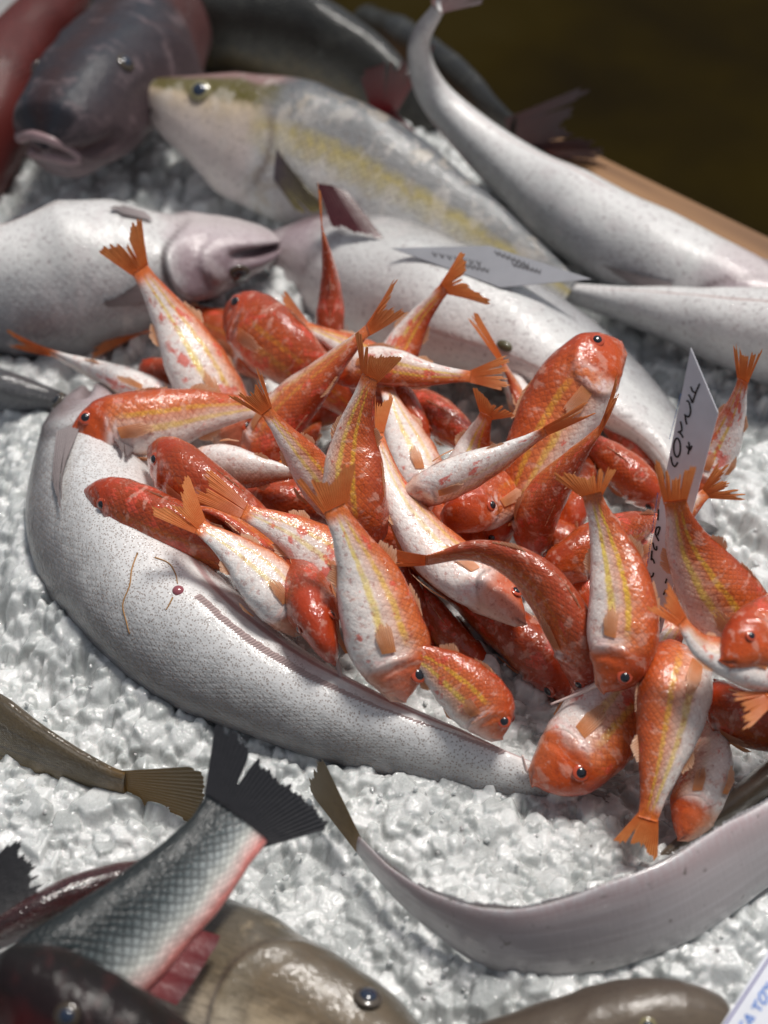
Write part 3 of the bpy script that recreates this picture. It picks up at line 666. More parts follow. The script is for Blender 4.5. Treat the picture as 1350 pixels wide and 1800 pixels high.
h4 = fish('hake', 'hake', 'pale hake tail end entering from the right edge behind the white price card', 'fish', G_H,
  [(1720, 660, .05), (1500, 622, .06), (1350, 590, .06), (1200, 556, .055), (1080, 532, .045), (970, 508, .035)],
  92, -48, MAT['hake_soft'], finmat=F_GREY, seed=4, eyes=False, fins=False,
  over=dict(gill=None, mouth=None))
h5 = fish('hake', 'hake', 'long white hake at the back with its thin tail raised against the dark floor', 'fish', G_H,
  [(1520, 600, .04), (1390, 562, .05), (1240, 498, .055), (1090, 422, .06), (950, 334, .065), (840, 248, .08), (762, 165, .11), (737, 80, .16), (775, 8, .21)],
  84, (-30, -28, -42, -60), MAT['hake_soft'], tail=dict(to=(850, -30, .22), spread=18, fork=.2, mat=F_PURPLE), finmat=F_GREY, seed=5, eyes=False, fins=False,
  over=dict(top=[(0, .4), (.1, .72), (.2, .88), (.35, .98), (.5, .90), (.65, .62), (.78, .42), (.88, .30), (1, .18)], bot=[(0, .4), (.1, .72), (.2, .88), (.35, .98), (.5, .90), (.65, .62), (.78, .42), (.88, .30), (1, .18)], gill=(.22, .09), gcr=1.0, mouth=None))
h5.lay('pectoral_fin', .26, .12, 10, -10, 8, 0, 1, F_GREY, 9); h5.lay('pectoral_fin', .26, .12, -10, -30, -10, -18, -1, F_GREY, 9)

aj = fish('jack', 'amberjack', 'silver amberjack with a yellow side stripe and olive band through its eye', 'fish', None,
  [(236, 152, .09), (330, 190, .09), (430, 225, .085), (560, 275, .08), (700, 345, .07), (850, 430, .06), (1000, 520, .04)],
  122, (8, 0), MAT['jack'], finmat=F_PURPLE, seed=6, irism=M_IOL, pupm=M_PUPB, fins=False,
  over=dict(gill=(.36, .05), eye=(.185, 30, .17), mouth=(.13, -18, .22, 6), top=[(0, .02), (.05, .22), (.12, .44), (.22, .74), (.38, .98), (.55, .92), (.8, .6), (1, .25)],
   bot=[(0, .03), (.05, .26), (.12, .56), (.25, .98), (.4, 1.12), (.55, 1.0), (.8, .6), (1, .25)]))
aj.lay('pectoral_fin', .385, .15, -2, -22, -22, -40, 1, fin_mat('olive_fin', (.10, .07, .09), (.26, .22, .08), (.05, .04, .03), .2), 12, off=.002, lift=.01)
strip('pelvic_fin', [P(556, 322, .125), P(585, 326, .125), P(612, 338, .12)], [P(584, 400, .10), P(640, 416, .10), P(680, 426, .10)], fin_mat('maroon_fin', (.07, .012, .015), (.10, .02, .025), (.03, .006, .008), .08), aj.root, np.array(aj.root.location), rays=12, jag=.1, seed=3)
br = fish('bream', 'sea_bream', 'blunt purple grey sea bream head with thick pale lips facing the viewer', 'fish', None,
  [(78, 262, .10), (118, 222, .10), (170, 172, .095), (235, 110, .08), (300, 30, .05), (340, -60, .02)],
  122, (35, 30), MAT['bream'], seed=7, irism=M_IBR, pupm=M_PUPB, fins=False, finmat=F_RED, wmul=1.15,
  over=dict(top=[(0, .42), (.05, .62), (.15, .80), (.3, .95), (.5, 1.0), (.8, .7), (1, .4)], bot=[(0, .48), (.05, .62), (.15, .72), (.3, .85), (.5, .9), (.8, .6), (1, .3)],
   wid=[(0, .42), (.05, .60), (.15, .72), (.35, .80), (.6, .6), (1, .2)], eye=(.17, 38, .13), mouth=(.10, -12, .3, 8)))
LIPM = plain('lip_flesh', (.30, .20, .21), .4, .3)
rf = fish('tailstock', 'red_snapper', 'deep red fish at the top left corner behind the bream head', 'fish', None,
  [(-120, 420, .0), (-40, 260, .03), (20, 130, .04), (110, 20, .04), (200, -80, .02)], 130, (90, 70), MAT['redfish'], seed=8, fins=False)
rf.fin('pelvic_fin', .14, .20, -20, .55, .2, 1, F_OR, 7, out=.6)
d1 = fish('tailstock', 'dark_fish', 'dark wet greenish fish with a tan belly along the top behind the amberjack', 'fish', 'dark glossy fish at the back of the ice',
  [(140, 70, .02), (300, 48, .035), (460, 60, .04), (590, 110, .035), (680, 180, .02), (740, 260, .0)], 105, (40, 30), MAT['darkfish'], seed=9, fins=False,
  over=dict(top=[(0, .7), (.3, 1), (.6, .95), (1, .6)], bot=[(0, .7), (.3, .9), (.6, .85), (1, .5)]))
d3 = fish('tailstock', 'dark_fish', 'blackish fish with tail pointing over the wooden edge behind the raised white tail', 'fish', 'dark glossy fish at the back of the ice',
  [(640, 40, .0), (720, 95, .02), (800, 150, .03), (862, 205, .035), (905, 240, .04)], 62, (60, 40), MAT['darkfish'], seed=10, fins=False,
  tail=dict(to=(1075, 205, .07), spread=11, fork=.45, mat=F_PURPLE), finmat=F_PURPLE)
d4 = fish('tailstock', 'dark_fish', 'hidden dark fish with a slim fin over the wooden edge beside the long white hake', 'fish', 'dark glossy fish at the back of the ice',
  [(800, 230, .0), (860, 245, .01), (920, 262, .02), (965, 275, .03)], 30, (60, 60), MAT['darkfish'], seed=11, fins=False,
  tail=dict(to=(1085, 285, .04), spread=5, fork=.3, mat=F_PURPLE), finmat=F_PURPLE)
d2 = fish('tailstock', 'dark_fish', 'fish showing only a dark red tail fin standing between amberjack and long white hake', 'fish', 'dark glossy fish at the back of the ice',
  [(840, 420, .0), (780, 340, .02), (720, 260, .035), (678, 205, .05)], 40, (0, 0), MAT['darkred'], seed=12, fins=False,
  tail=dict(to=(705, 75, .14), spread=22, fork=.25, mat=F_RED), finmat=F_RED)
g1 = fish('tailstock', 'scaly_fish', 'dark grey scaly fish lying at the left edge beside the curled hake head', 'fish', None,
  [(-320, 620, .0), (-160, 650, .02), (-30, 680, .025), (70, 705, .02), (150, 730, .0)], 84, (70, 70), MAT['greyscale'], seed=13, fins=False)
bs = fish('tailstock', 'sea_bass', 'silver scaly fish with a black forked tail and pink belly at the lower left', 'fish', None,
  [(-190, 1915, .07), (-50, 1835, .08), (90, 1745, .09), (200, 1665, .095), (300, 1575, .10), (372, 1500, .105), (418, 1438, .11)],
  112, (18, 14, 4), MAT['bass'], seed=14, fins=False, finmat=F_BLACK, wmul=.8,
  tail=dict(to=(508, 1335, .13), spread=36, fork=.24, mat=F_BLACK, rays=30, jag=.10, split=1, th=.0010),
  over=dict(top=[(0, .6), (.3, 1), (.5, .98), (.8, .74), (.93, .62), (1, .66)], bot=[(0, .6), (.3, 1), (.5, .95), (.8, .74), (.93, .60), (1, .64)]))
bs.fin('anal_fin', .57, .75, -78, .62, .45, 1, fin_mat('crimson_fin', (.16, .006, .008), (.10, .008, .012), (.12, .006, .008), .05), 3, hp=lambda f: 1-.4*f, out=.8, jag=.08)
bl = fish('cod', 'black_fish', 'black and dark red fish head with a clouded eye in the bottom left corner', 'fish', None,
  [(-10, 1735, .15), (60, 1752, .15), (150, 1800, .145), (280, 1865, .13), (430, 1950, .1)],
  112, (35, 22), MAT['blackhead'], seed=15, fins=False, irism=M_IBR, pupm=M_PUPB,
  over=dict(eye=(.31, 24, .20), top=[(0, .5), (.05, .75), (.15, .86), (.4, .9), (1, .5)], bot=[(0, .5), (.1, .8), (.4, .9), (1, .5)], mouth=(.12, -30, .15, 8)))
dr = fish('tailstock', 'dark_red_fish', 'glossy dark crimson fish back showing behind the scaly silver fish', 'fish', None,
  [(350, 1530, .03), (250, 1543, .045), (130, 1575, .055), (10, 1635, .055), (-140, 1730, .03)], 56, (100, 110), MAT['darkred'], seed=16, fins=False)
bt = fish('tailstock', 'black_tailed_fish', 'black frayed tail fin at the left edge above the crimson fish', 'fish', None,
  [(-260, 1720, .05), (-180, 1680, .06), (-100, 1630, .07), (-40, 1590, .07)], 60, (0, 0), MAT['blackhead'], seed=17, fins=False, finmat=F_BLACK,
  tail=dict(to=(84, 1535, .075), spread=26, fork=.1, mat=F_BLACK, rays=30, jag=.16, split=0))
cd = fish('cod', 'cod', 'olive brown cod head with creamy cheek and dark eye at the bottom centre', 'fish', 'olive brown cods along the bottom',
  [(770, 1905, .03), (690, 1858, .035), (600, 1810, .035), (480, 1755, .035), (350, 1705, .03), (230, 1700, .01), (120, 1730, .0)],
  150, (177, 182), MAT['cod'], seed=18, fins=False, irism=M_IDARK, pupm=M_PUPB,
  over=dict(gill=(.50, .10), eye=(.20, 44, .17), mouth=(.33, -6, .14, 6),
    top=[(0, .16), (.05, .40), (.15, .58), (.3, .72), (.5, .88), (.75, .9), (1, .6)], bot=[(0, .2), (.05, .5), (.15, .7), (.3, .9), (.6, 1.05), (1, .6)]))
cd2 = fish('cod', 'cod', 'brown cod head pointing right at the bottom edge beside the blue lettered card', 'fish', 'olive brown cods along the bottom',
  [(1282, 1812, .05), (1215, 1800, .055), (1120, 1806, .055), (1000, 1830, .05), (850, 1860, .04), (680, 1900, .02)],
  92, (150, 150), MAT['codhead'], seed=19, fins=False, irism=M_IOL, pupm=M_PUPB,
  over=dict(gill=(.5, .06), eye=(.255, 22, .18), mouth=(.1, -30, .2, 8), top=[(0, .35), (.04, .6), (.15, .85), (.3, .95), (.5, .8), (1, .4)], bot=[(0, .35), (.04, .6), (.15, .85), (.5, .9), (1, .4)]))
ff = fish('flat', 'brown_flatfish', 'golden brown fish with fine lengthwise lines and a ribbed tail at the left edge', 'fish', None,
  [(-420, 1120, .02), (-240, 1185, .025), (-60, 1262, .028), (70, 1322, .03), (160, 1358, .03), (222, 1382, .03)],
  100, (35, 50), MAT['flat_brown'], seed=20, fins=False, finmat=F_BROWN, wmul=1.6,
  tail=dict(to=(372, 1412, .035), spread=19, fork=.05, mat=F_BROWN, rays=16, jag=.05, split=0, th=.0009),
  over=dict(top=[(0, .9), (.3, 1), (.5, .98), (.7, .78), (.88, .42), (.97, .30), (1, .32)], bot=[(0, .9), (.3, 1), (.5, .98), (.7, .78), (.88, .42), (.97, .26), (1, .28)]))
pf = fish('flat', 'pale_flatfish', 'long pinkish white flatfish bent like a crescent at the lower right with brown upper side', 'fish', None,
  [(1620, 1270, .06), (1500, 1370, .065), (1400, 1445, .07), (1310, 1508, .07), (1175, 1590, .07), (1020, 1640, .065), (880, 1650, .06), (770, 1606, .055), (690, 1550, .05), (630, 1485, .045)],
  98, (130, 136, 136, 122), MAT['flat_pale'], seed=21, fins=False, finmat=F_BROWN, wmul=.9,
  tail=dict(to=(545, 1345, .055), spread=13, fork=.05, mat=F_BROWN, rays=14, jag=.06, split=0),
  over=dict(top=[(0, .5), (.25, .7), (.4, .95), (.6, .95), (.75, .70), (.85, .42), (.93, .28), (1, .22)], bot=[(0, .5), (.25, .7), (.4, .95), (.6, 1.0), (.75, .85), (.85, .5), (.93, .28), (1, .22)]))
pf.fin('dorsal_fin', .04, .96, 90, .10, .5, 1, F_EDGE, 110, hp=lambda f: .8+.2*math.sin(f*40), out=1, jag=.35)
for q in ([(34, 242), (58, 238), (92, 248), (122, 262), (142, 280)], [(30, 266), (55, 268), (90, 278), (120, 286), (142, 284)]):
    pp = [on_body(br, a_, b_, -.001) for a_, b_ in q]; pp = [x[0] for x in pp if x is not None]
    if len(pp) > 2: tube('lip', pp, .0055, .003, LIPM, br.root, np.array(br.root.location), n=10)
h6 = fish('flat', 'brown_flatfish', 'dark brown flatfish upper side tucked behind the pale crescent fish at the right edge', 'fish', None,
  [(1560, 1210, .04), (1440, 1300, .045), (1335, 1378, .045), (1245, 1446, .035), (1160, 1510, .02)],
  84, (90, 90), MAT['codhead'], seed=22, fins=False, wmul=2.0)

# ------------------------------------------------------------------ red mullets
#@MULLETS
G = 'red mullets heaped on the ice'
MU = [
 # label, pts(nose..tail base), half depth px, roll, tail, colour(red,yellow,head), extra
 ('white and yellow mullet standing tail up at the far left of the heap', [(425, 800, .03), (368, 690, .07), (300, 565, .11), (245, 472, .15)], 62, 198, dict(to=(190, 385, .19), spread=24, fork=.5), (.22, 1, .9), {}),
 ('red mullet on its side with white barbels, head over the curled hake at left', [(117, 762, .09), (165, 757, .092), (260, 745, .095), (360, 728, .095), (470, 712, .09)], 62, 4, dict(to=(560, 700, .09)), (.50, .8, 1), dict(barbel=[(150, 796, .085), (200, 808, .07)])),
 ('white bellied mullet whose thin brown tail reaches the left edge', [(350, 730, .055), (255, 690, .06), (165, 650, .06), (88, 620, .06)], 42, -60, dict(to=(-10, 602, .06), spread=10), (.05, .3, .6), {}),
 ('dusky pink mullet lying behind the upright one with its tail pointing left', [(480, 660, .03), (400, 595, .04), (320, 568, .045), (245, 575, .045)], 46, 160, dict(to=(130, 608, .045), spread=12), (.72, .3, 1), {}),
 ('red mullet with dark orange head pointing up left at the back of the heap', [(400, 532, .095), (440, 570, .095), (500, 620, .09), (570, 680, .07), (640, 740, .05)], 66, 25, None, (.85, .3, 1), dict(over=dict(eye=(.15, 26, .21)))),
 ('mullet with small orange tail behind the dark orange head', [(740, 690, .08), (670, 645, .09), (600, 605, .095), (535, 572, .10)], 36, 200, dict(to=(470, 522, .11), spread=15), (.40, .9, 1), {}),
 ('dark red mullet seen from above with a narrow tail straight up', [(565, 700, .04), (578, 590, .08), (580, 490, .12), (566, 400, .165)], 42, 90, dict(to=(562, 318, .2), spread=10, fork=.3), (.95, .1, 1), {}),
 ('mullet with orange tail forked to the right over the grey card', [(630, 760, .05), (680, 660, .08), (728, 570, .11), (782, 506, .14)], 40, 170, dict(to=(868, 472, .17), spread=27, fork=.55), (.55, 1, 1), {}),
 ('yellow pink mullet lying level with its ragged tail fin fanned to the right', [(560, 655, .11), (660, 642, .12), (750, 655, .125), (828, 662, .13)], 38, 170, dict(to=(912, 655, .135), spread=20, fork=.2, jag=.25), (.5, .9, .6), {}),
 ('brownish mullet leaning up to the right from the left centre of the heap', [(420, 850, .05), (495, 735, .09), (570, 655, .125), (648, 578, .16)], 56, 125, dict(to=(725, 500, .20), spread=20, fork=.5, jag=.2), (.62, .3, .8), {}),
 ('tall glossy upright mullet in the centre with bright orange forked tail', [(640, 985, .09), (622, 880, .13), (622, 770, .16), (650, 662, .20)], 62, 150, dict(to=(672, 585, .23), spread=30, fork=.5), (.66, 1, 1), {}),
 ('pink spotted mullet with three pronged tail at the left of the centre', [(620, 930, .07), (560, 845, .11), (512, 782, .14), (468, 722, .165)], 42, 185, dict(to=(415, 655, .19), spread=22, fork=.45, jag=.2, split=4), (.45, .8, 1), {}),
 ('small white and crimson mullet lying belly up with tail tip right', [(322, 812, .09), (390, 818, .095), (460, 826, .1), (528, 832, .1)], 42, 205, dict(to=(562, 832, .1), spread=14, fork=.3), (.35, .1, .6), {}),
 ('red headed mullet above the lower left pair, eye half covered by a tail', [(262, 782, .105), (320, 838, .11), (400, 900, .10), (500, 970, .085), (600, 1040, .06)], 64, 42, None, (.92, .2, 1), dict(over=dict(eye=(.17, 14, .20)))),
 ('white mullet with yellow back whose long tail covers a red head', [(650, 1070, .08), (590, 1000, .105), (510, 940, .125), (428, 898, .14)], 56, 192, dict(to=(325, 830, .155), spread=11, fork=.35), (.22, 1, 1), {}),
 ('red mullet with dark snout casting a shadow on the curled hake at far left', [(142, 862, .10), (205, 893, .10), (310, 938, .10), (400, 980, .09), (490, 1020, .07)], 66, 42, None, (.92, .1, 1), dict(over=dict(eye=(.19, 22, .18)))),
 ('pearly white mullet with yellow line resting on the lower left edge of the heap', [(535, 1115, .085), (480, 1040, .11), (415, 975, .125), (350, 925, .14)], 56, 200, dict(to=(278, 850, .16), spread=26, fork=.5), (.08, 1, 1), {}),
 ('thin brown mullet back squeezed between two white mullets', [(560, 1065, .08), (470, 970, .10), (395, 908, .115), (330, 888, .12)], 30, 70, None, (.75, .4, .5), {}),
 ('red mullet head facing down at the viewer, snout and barbel on the hake', [(590, 1172, .09), (568, 1120, .105), (545, 1060, .105), (520, 990, .08), (500, 930, .05)], 66, 84, None, (.85, .1, 1), dict(barbel=[(600, 1196, .075), (592, 1212, .07)], over=dict(eye=(.15, 25, .14)))),
 ('large central mullet with white flank and red patches, tail fin spread upward', [(715, 1235, .08), (682, 1140, .105), (640, 1015, .14), (588, 892, .18)], 76, 188, dict(to=(565, 800, .21), spread=27, fork=.5), (.36, 1, .9), {}),
 ('brown red mullet bent in an arch over the right centre with its tail left', [(1022, 1225, .06), (1010, 1130, .10), (945, 1020, .13), (845, 970, .14), (748, 985, .14)], 54, 128, dict(to=(668, 985, .14), spread=10, fork=.25), (.74, .2, 1), {}),
 ('white S-curved mullet with closed mouth showing under the arched one', [(928, 1098, .09), (850, 1035, .10), (755, 960, .11), (692, 860, .13), (662, 760, .15)], 56, 218, dict(to=(668, 670, .17), spread=12), (.22, .8, .8), {}),
 ('dark orange mullet back lying on the ice under the arched one', [(1008, 1240, .03), (938, 1145, .05), (830, 1062, .06), (715, 990, .075)], 70, 100, dict(to=(685, 890, .11), spread=6), (.95, .2, 1), {}),
 ('leaf shaped brown mullet lying on the hake in front with its tail to the left', [(885, 1300, .07), (840, 1235, .085), (768, 1175, .10), (700, 1138, .11)], 60, 165, dict(to=(612, 1110, .12), spread=14, fork=.3), (.62, .9, .5), {}),
 ('slim whitish mullet lying across the heap with its pointed tail to the upper right', [(700, 880, .12), (770, 850, .135), (870, 805, .15), (960, 758, .165)], 42, 222, dict(to=(1060, 715, .18), spread=5), (.25, .3, .6), {}),
 ('mullet with orange crescent tail above the slim whitish one', [(770, 930, .06), (808, 860, .08), (833, 780, .10), (856, 728, .13)], 44, 175, dict(to=(880, 690, .15), spread=48, fork=.6), (.35, 1, 1), {}),
 ('biggest mullet at the back right with its scarlet head pointing up', [(1092, 598, .15), (1040, 650, .145), (980, 735, .12), (920, 850, .09), (870, 960, .05)], 76, 172, None, (.62, .9, 1), dict(over=dict(eye=(.14, 30, .18), gill=(.27, .13)))),
 ('orange mullet face with a round black eye low in the middle of the heap', [(772, 908, .085), (812, 905, .095), (880, 872, .085), (1000, 800, .05)], 52, 10, None, (.85, .3, 1), dict(over=dict(eye=(.22, 0, .22)))),
 ('dark brown mullet standing behind the front right one, tail a tall point', [(925, 990, .05), (945, 900, .09), (1000, 820, .13), (1055, 755, .165)], 54, 115, dict(to=(1108, 665, .21), spread=9, fork=.3), (.88, .1, 1), {}),
 ('front right mullet hanging head down with white barbel and forked tail', [(1062, 1222, .10), (1085, 1160, .115), (1092, 1060, .135), (1068, 955, .155), (1040, 868, .18)], 68, 165, dict(to=(1022, 800, .21), spread=34, fork=.5), (.45, 1, 1), dict(barbel=[(1020, 1218, .09), (968, 1238, .08)])),
 ('large striped mullet rising in front of the price card', [(1370, 1160, .09), (1290, 1085, .115), (1215, 975, .15), (1186, 880, .19)], 76, 165, dict(to=(1188, 795, .225), spread=12, fork=.45, split=3), (.56, 1, .5), {}),
 ('small mullet with orange tail spike crossing the foot of the price card', [(1400, 1200, .13), (1300, 1165, .14), (1235, 1140, .15), (1198, 1092, .165)], 44, 208, dict(to=(1145, 1035, .18), spread=19, fork=.45), (.35, .2, .8), {}),
 ('red mullet head with a round eye cut off by the right edge', [(1262, 1160, .15), (1320, 1130, .15), (1410, 1090, .14), (1520, 1040, .12)], 68, 2, None, (.62, .6, 1), dict(over=dict(eye=(.14, 10, .16)))),
 ('pink mullet at the right edge with a ragged tail fin pointing left', [(1560, 1150, .11), (1480, 1180, .12), (1410, 1205, .125), (1350, 1228, .13)], 48, 200, dict(to=(1275, 1255, .13), spread=24, fork=.3, jag=.35), (.55, .9, .8), {}),
 ('dark red mullet wedged under the ones at the right edge', [(1225, 1215, .06), (1290, 1255, .065), (1380, 1290, .06), (1470, 1300, .04)], 62, 60, None, (.95, .1, 1), {}),
 ('foreground mullet with big orange head and round eye, snout touching the hake tail', [(935, 1385, .045), (985, 1345, .055), (1060, 1268, .065), (1140, 1170, .075), (1195, 1090, .085)], 84, 172, None, (.40, .6, 1), dict(barbel=[(925, 1352, .05), (918, 1328, .06)], over=dict(eye=(.17, 30, .19)))),
 ('foreground striped mullet lying head up with its orange tail on the ice', [(1205, 1150, .085), (1190, 1205, .10), (1170, 1320, .085), (1138, 1440, .06)], 74, 158, dict(to=(1112, 1515, .045), spread=24, fork=.4), (.46, 1, .7), dict(over=dict(eye=None))),
 ('white mullet with red snout pointing down behind the foreground striped one', [(1190, 1478, .035), (1225, 1420, .045), (1250, 1330, .05), (1245, 1230, .05)], 52, -25, None, (.30, .1, 1), dict(over=dict(eye=None))),
 ('mullet at the right behind the price card with an upright pronged tail', [(1215, 890, .06), (1262, 800, .09), (1292, 730, .12), (1306, 668, .15)], 38, -22, dict(to=(1312, 595, .18), spread=17, fork=.4, jag=.2, split=5), (.15, 1, 1), {}),
 ('mullet with a torn orange tail sticking out right of the price card', [(1080, 1010, .05), (1150, 950, .07), (1205, 900, .09), (1242, 866, .10)], 36, 190, dict(to=(1312, 835, .12), spread=34, fork=.4, jag=.35), (.45, .3, 1), {}),
 ('plump pink mullet flank behind the standing dark brown one', [(1165, 900, .05), (1120, 850, .065), (1060, 800, .07), (1000, 760, .06)], 52, 110, None, (.62, .3, .6), {}),
 ('pink mullet with white belly lying behind the front right mullet', [(945, 1030, .07), (1010, 985, .085), (1090, 940, .085), (1190, 910, .07)], 58, 60, None, (.55, .5, .4), {}),
 ('rosy mullet back under the fanned tail fin in the middle', [(700, 700, .07), (770, 735, .08), (840, 790, .075), (890, 850, .06)], 50, 70, None, (.72, .2, .6), {}),
 ('short pink mullet piece between the centre tail and the rosy back', [(755, 790, .08), (718, 730, .09), (685, 670, .095), (660, 610, .09)], 34, 130, None, (.55, .2, .5), {}),
 ('cream mullet with yellow line beside the upright central one', [(760, 900, .075), (730, 820, .09), (700, 745, .10), (680, 680, .11)], 50, 200, None, (.12, 1, .5), {}),
 ('pale little mullet belly behind the fanned tail fin', [(960, 800, .05), (925, 720, .06), (895, 660, .06), (870, 610, .05)], 34, -70, None, (.10, .2, .3), {}),
 ('mullet showing only a slender orange tail lobe above the fanned tail', [(980, 860, .05), (940, 760, .07), (905, 680, .09), (885, 640, .11)], 30, 60, dict(to=(815, 540, .15), spread=5, fork=.2), (.6, .3, .6), {}),
 ('little orange mullet head peeping out behind the upright left mullet', [(240, 655, .045), (275, 655, .05), (340, 680, .05), (420, 720, .04)], 36, 60, None, (.92, .1, 1), {}),
 ('shaded red mullet deep in the heap below the crimson and white one', [(420, 880, .05), (500, 890, .06), (600, 900, .05), (700, 900, .05)], 56, 60, None, (.8, .3, .8), {}),
 ('shaded mullet deep in the centre beneath the S-curved one', [(600, 940, .05), (690, 960, .055), (790, 940, .05), (880, 900, .05)], 66, 60, None, (.8, .3, .8), {}),
 ('orange scaled mullet standing deep behind the orange face', [(850, 970, .05), (868, 900, .07), (890, 830, .08), (920, 770, .08)], 46, 150, None, (.6, .8, .8), {}),
 ('shaded mullet under the dark orange head at the back', [(470, 740, .03), (540, 720, .04), (640, 710, .04), (740, 720, .03)], 52, 80, None, (.9, .3, .8), {}),
 ('shaded mullet between the crimson white one and the upright centre', [(430, 940, .05), (480, 870, .06), (520, 800, .06), (560, 740, .04)], 48, 120, None, (.8, .3, .8), {}),
 ('shaded mullet beneath the long slim whitish one', [(880, 1010, .05), (820, 950, .06), (770, 880, .06), (730, 810, .04)], 52, 60, None, (.7, .6, .8), {}),
 ('shaded mullet at the bottom of the heap right of the large central one', [(760, 1170, .03), (720, 1080, .05), (690, 990, .05), (660, 900, .04)], 48, 120, None, (.85, .3, .8), {}),
 ('shaded mullet behind the striped one at the right of the heap', [(1260, 1010, .04), (1190, 1020, .05), (1100, 1030, .05), (1010, 1040, .04)], 52, 100, None, (.6, .6, .8), {}),
 ('shaded mullet between the big scarlet headed one and the price card', [(1170, 860, .03), (1110, 780, .045), (1060, 720, .045), (1000, 680, .03)], 40, 80, None, (.5, .6, .8), {}),
 ('shaded mullet under the pair of white mullets at lower left', [(430, 1000, .05), (500, 1010, .07), (570, 1050, .07), (640, 1120, .05)], 44, 80, None, (.85, .3, .8), {}),
 ('shaded mullet under the big scarlet headed one', [(1060, 990, .04), (1000, 960, .05), (940, 930, .05), (860, 900, .04)], 52, 100, None, (.8, .4, .8), {}),
 ('shaded mullet left of the front right one under its tail', [(985, 960, .04), (1000, 900, .06), (1015, 830, .06), (1030, 760, .04)], 44, 130, None, (.7, .5, .8), {}),
 ('shaded mullet behind the belly of the front right mullet', [(1060, 1130, .04), (1030, 1060, .06), (1010, 980, .06), (990, 900, .04)], 46, 120, None, (.6, .6, .8), {}),
 ('shaded mullet beside the ice hollow right of the large central one', [(880, 1200, .03), (805, 1135, .045), (748, 1062, .05), (700, 985, .04)], 44, 100, None, (.85, .3, .8), {}),
 ('shaded mullet low behind the large central one', [(560, 980, .06), (640, 1050, .055), (720, 1090, .05), (790, 1130, .04)], 50, 70, None, (.9, .2, .8), {}),
]
for i, (lab, pts, H, roll, tail, colr, ex) in enumerate(MU):
    tl = None
    if tail: tl = dict(len=80, spread=22, fork=.45, split=2, curl=random.uniform(-.08, .08), bend=random.uniform(-.1, .1)); tl.update(tail)
    fish('mullet', 'red_mullet', lab, 'fish', G, pts, H*random.uniform(.96, 1.02), roll, MAT['mullet'], tail=tl, col=(colr[0]+random.uniform(-.06, .06), colr[1]*random.uniform(.6, 1.0), colr[2]), seed=50+i, **ex)

# ------------------------------------------------------------------ cards
#@CARDS
def plane_hit(px, py, o, n, off=0.0):
    d = ray(px, py); t_ = np.dot(o-CAM, n)/np.dot(d, n); return CAM+d*t_+n*off
def card(name, label, corners, mat, th=.0009, group=None):
    c = [np.array(x) for x in corners]; n = nz(np.cross(c[1]-c[0], c[3]-c[0]))
    if np.dot(n, CAM-c[0]) < 0: n = -n
    o = c[0]; q = [c[0], c[1], c[0]+0, c[3]]
    r = root(name, label, 'price card', (np.mean([x[0] for x in c]), np.mean([x[1] for x in c]), min(x[2] for x in c)), group)
    cc = [p-n*np.dot(p-o, n) for p in c]; V = [p for p in cc]+[p-n*th for p in cc]; k = len(cc)
    F = [tuple(range(k)), tuple(reversed(range(k, 2*k)))]+[(i, i+k, (i+1) % k+k, (i+1) % k) for i in range(k)]
    mesh('card_sheet', V, F, mat, r, smooth=False, org=r.location)
    return r, o, n
def marks(name, strokes, o, n, wpx, mat, parent, off=.0004):
    if name == 'handwriting' and parent is not r3_:      # every pen stroke is a mark of its own
        for st in strokes: marks('pen_stroke', [st], o, n, wpx, mat, parent, off)
        return
    V = []; F = []
    for st in strokes:
        pts = np.array([plane_hit(px, py, o, n, off) for px, py in st]);
        if len(pts) > 2: pts = catmull(pts, 16*(len(pts)-1))
        T = nz(np.gradient(pts, axis=0)); W = np.cross(T, n)*wpx*mpp(pts[0])*.5; b = len(V); k = len(pts)
        V += list(pts+W)+list(pts-W)
        F += [(b+i, b+i+1, b+k+i+1, b+k+i) for i in range(k-1)]
    return mesh(name, V, F, mat, parent, smooth=False, org=parent.location)
r3_ = None
CARDM = plain('white_card', (.78, .78, .84), .45, .2, 60); CARDW = plain('laminated_card', (.74, .76, .82), .35, .4, 60)
CARDG = plain('grey_card', (.30, .31, .34), .4, .3, 60)
INK = plain('black_ink', (.012, .012, .014), .5); BLUE = plain('blue_ink', (.08, .22, .62), .5); NAVY = plain('navy_ink', (.07, .05, .25), .5)
z1 = lambda L: [(1100+x/6.43, 600+y/6.43) for x, y in L]; z2 = lambda L: [(1100+x/6.43, 860+y/6.43) for x, y in L]
cA, cB, cD = P(1214, 612, .265), P(1262, 726, .235), P(1124, 1066, .095); cC = cB+(cD-cA)
n_ = nz(np.cross(cB-cA, cD-cA)); cC = plane_hit(1156, 1135, cA, n_)
r1, o1, n1_ = card('price_card', 'tall white card with black handwriting standing among the mullets at the right', [cA, cB, cC, cD], CARDM)
el_ = [(582+38*math.cos(a_), 1200+105*math.sin(a_)) for a_ in np.linspace(0, 2*math.pi, 14)]
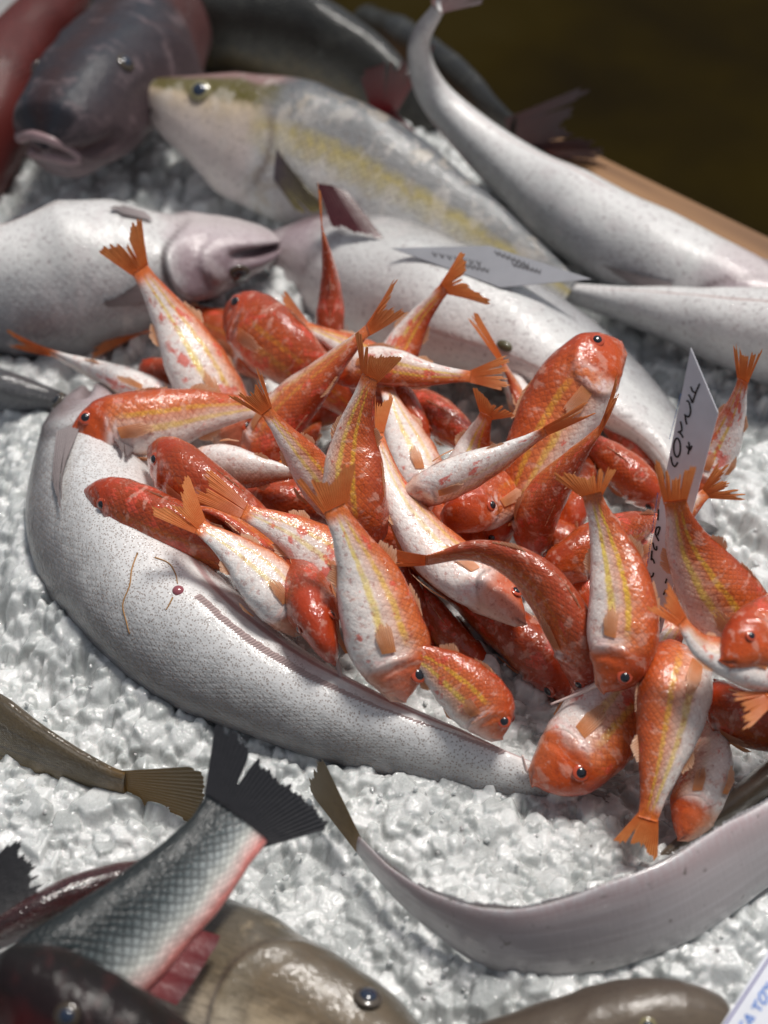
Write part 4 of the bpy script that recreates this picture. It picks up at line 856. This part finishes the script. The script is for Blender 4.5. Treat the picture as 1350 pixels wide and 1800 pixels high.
marks('handwriting', [z1(x) for x in ([(738, 510), (760, 565), (795, 578)], [(838, 478), (795, 578), (755, 695)], [(755, 695), (735, 640), (712, 598)], [(688, 668), (718, 690), (735, 790), (712, 850), (662, 825)], [(675, 840), (680, 890), (692, 938)],
   [(622, 903), (635, 1000), (590, 1028)], [(600, 1015), (630, 1050), (650, 1088)], el_, [(513, 1300), (528, 1378), (558, 1412), (590, 1365)], [(712, 1135), (722, 1200), (706, 1275)], [(750, 1178), (735, 1215), (712, 1240)], [(690, 1180), (712, 1215)])]
  + [z2(x) for x in ([(372, 225), (365, 350)], [(350, 430), (340, 500), (375, 585)], [(350, 430), (388, 432), (362, 520)], [(308, 600), (325, 668), (350, 682), (352, 640)], [(300, 690), (290, 800)], [(288, 775), (312, 795), (328, 838)],
   [(265, 940), (275, 990), (308, 975), (316, 940)], [(280, 990), (292, 1075)], [(278, 1165), (262, 1212), (235, 1185)], [(260, 1212), (252, 1245), (276, 1318)], [(466, 1008), (450, 1062)], [(428, 1192), (455, 1130)], [(415, 1385), (382, 1385), (386, 1490)])],
  o1, n1_, 3.2, INK, r1)
dash = []
for (a_, b_, zz, k_) in (((625, 590), (495, 1110), z1, 24), ((365, 40), (245, 850), z2, 34)):
    for i in range(k_):
        f0 = i/k_; f1 = f0+random.uniform(.4, .8)/k_; dash.append(zz([(a_[0]+(b_[0]-a_[0])*f, a_[1]+(b_[1]-a_[1])*f) for f in (f0, f1)]))
marks('printed_line', dash, o1, n1_, 1.6, BLUE, r1)
marks('border', [z2([(172, 1290), (285, 1570)])], o1, n1_, 1.5, NAVY, r1)
k3 = [P(1354, 1664, .10), P(1262, 1812, .085), P(1330, 1905, .085), P(1440, 1760, .10)]
r2, o2, n2_ = card('price_card', 'white card with blue handwriting and navy border in the bottom right corner', [k3[0], k3[1], k3[2], k3[3]], CARDW)
z3 = lambda L: [(1220+x/10.38, 1660+y/10.38) for x, y in L]
el3 = []
for a_ in np.linspace(0, 2*math.pi, 14):
    x, y = 62*math.cos(a_), 112*math.sin(a_); c_, s_ = math.cos(R(-18)), math.sin(R(-18)); el3.append((1262+x*c_-y*s_, 975+x*s_+y*c_))
marks('handwriting', [z3(x) for x in (el3, [(1142, 1005), (1105, 1085), (1062, 1168)], [(1100, 1090), (1165, 1150), (1235, 1203)], [(935, 1285), (1020, 1325), (1115, 1358)], [(940, 1290), (975, 1370), (1020, 1470)], [(1090, 1350), (1050, 1400), (1000, 1440)],
   [(885, 1395), (850, 1450), (835, 1500)], [(835, 1500), (900, 1530)], [(1255, 835), (1280, 795), (1370, 800)], [(1355, 690), (1330, 740), (1335, 800)])], o2, n2_, 4.0, BLUE, r2)
marks('border', [z3([(1400, 226), (560, 1484)])], o2, n2_, 3.6, NAVY, r2)
r3_, o3, n3_ = card('price_card', 'grey blurred card lying flat between the pale hakes', [P(688, 436, .115), P(860, 432, .125), P(1040, 492, .12), P(880, 505, .11)], CARDG)
bl3 = []
for (x0, y0, x1, y1) in ((760, 446, 850, 464), (800, 462, 860, 476), (870, 444, 930, 468), (900, 464, 950, 478)):
    for i in range(7):
        f = i/7; x = x0+(x1-x0)*f; y = y0+(y1-y0)*f; bl3.append([(x, y-3), (x+6, y+5)]); bl3.append([(x+6, y+5), (x+8, y-2)])
marks('handwriting', bl3, o3, n3_, 2.2, plain('faded_ink', (.10, .10, .11), .5), r3_)
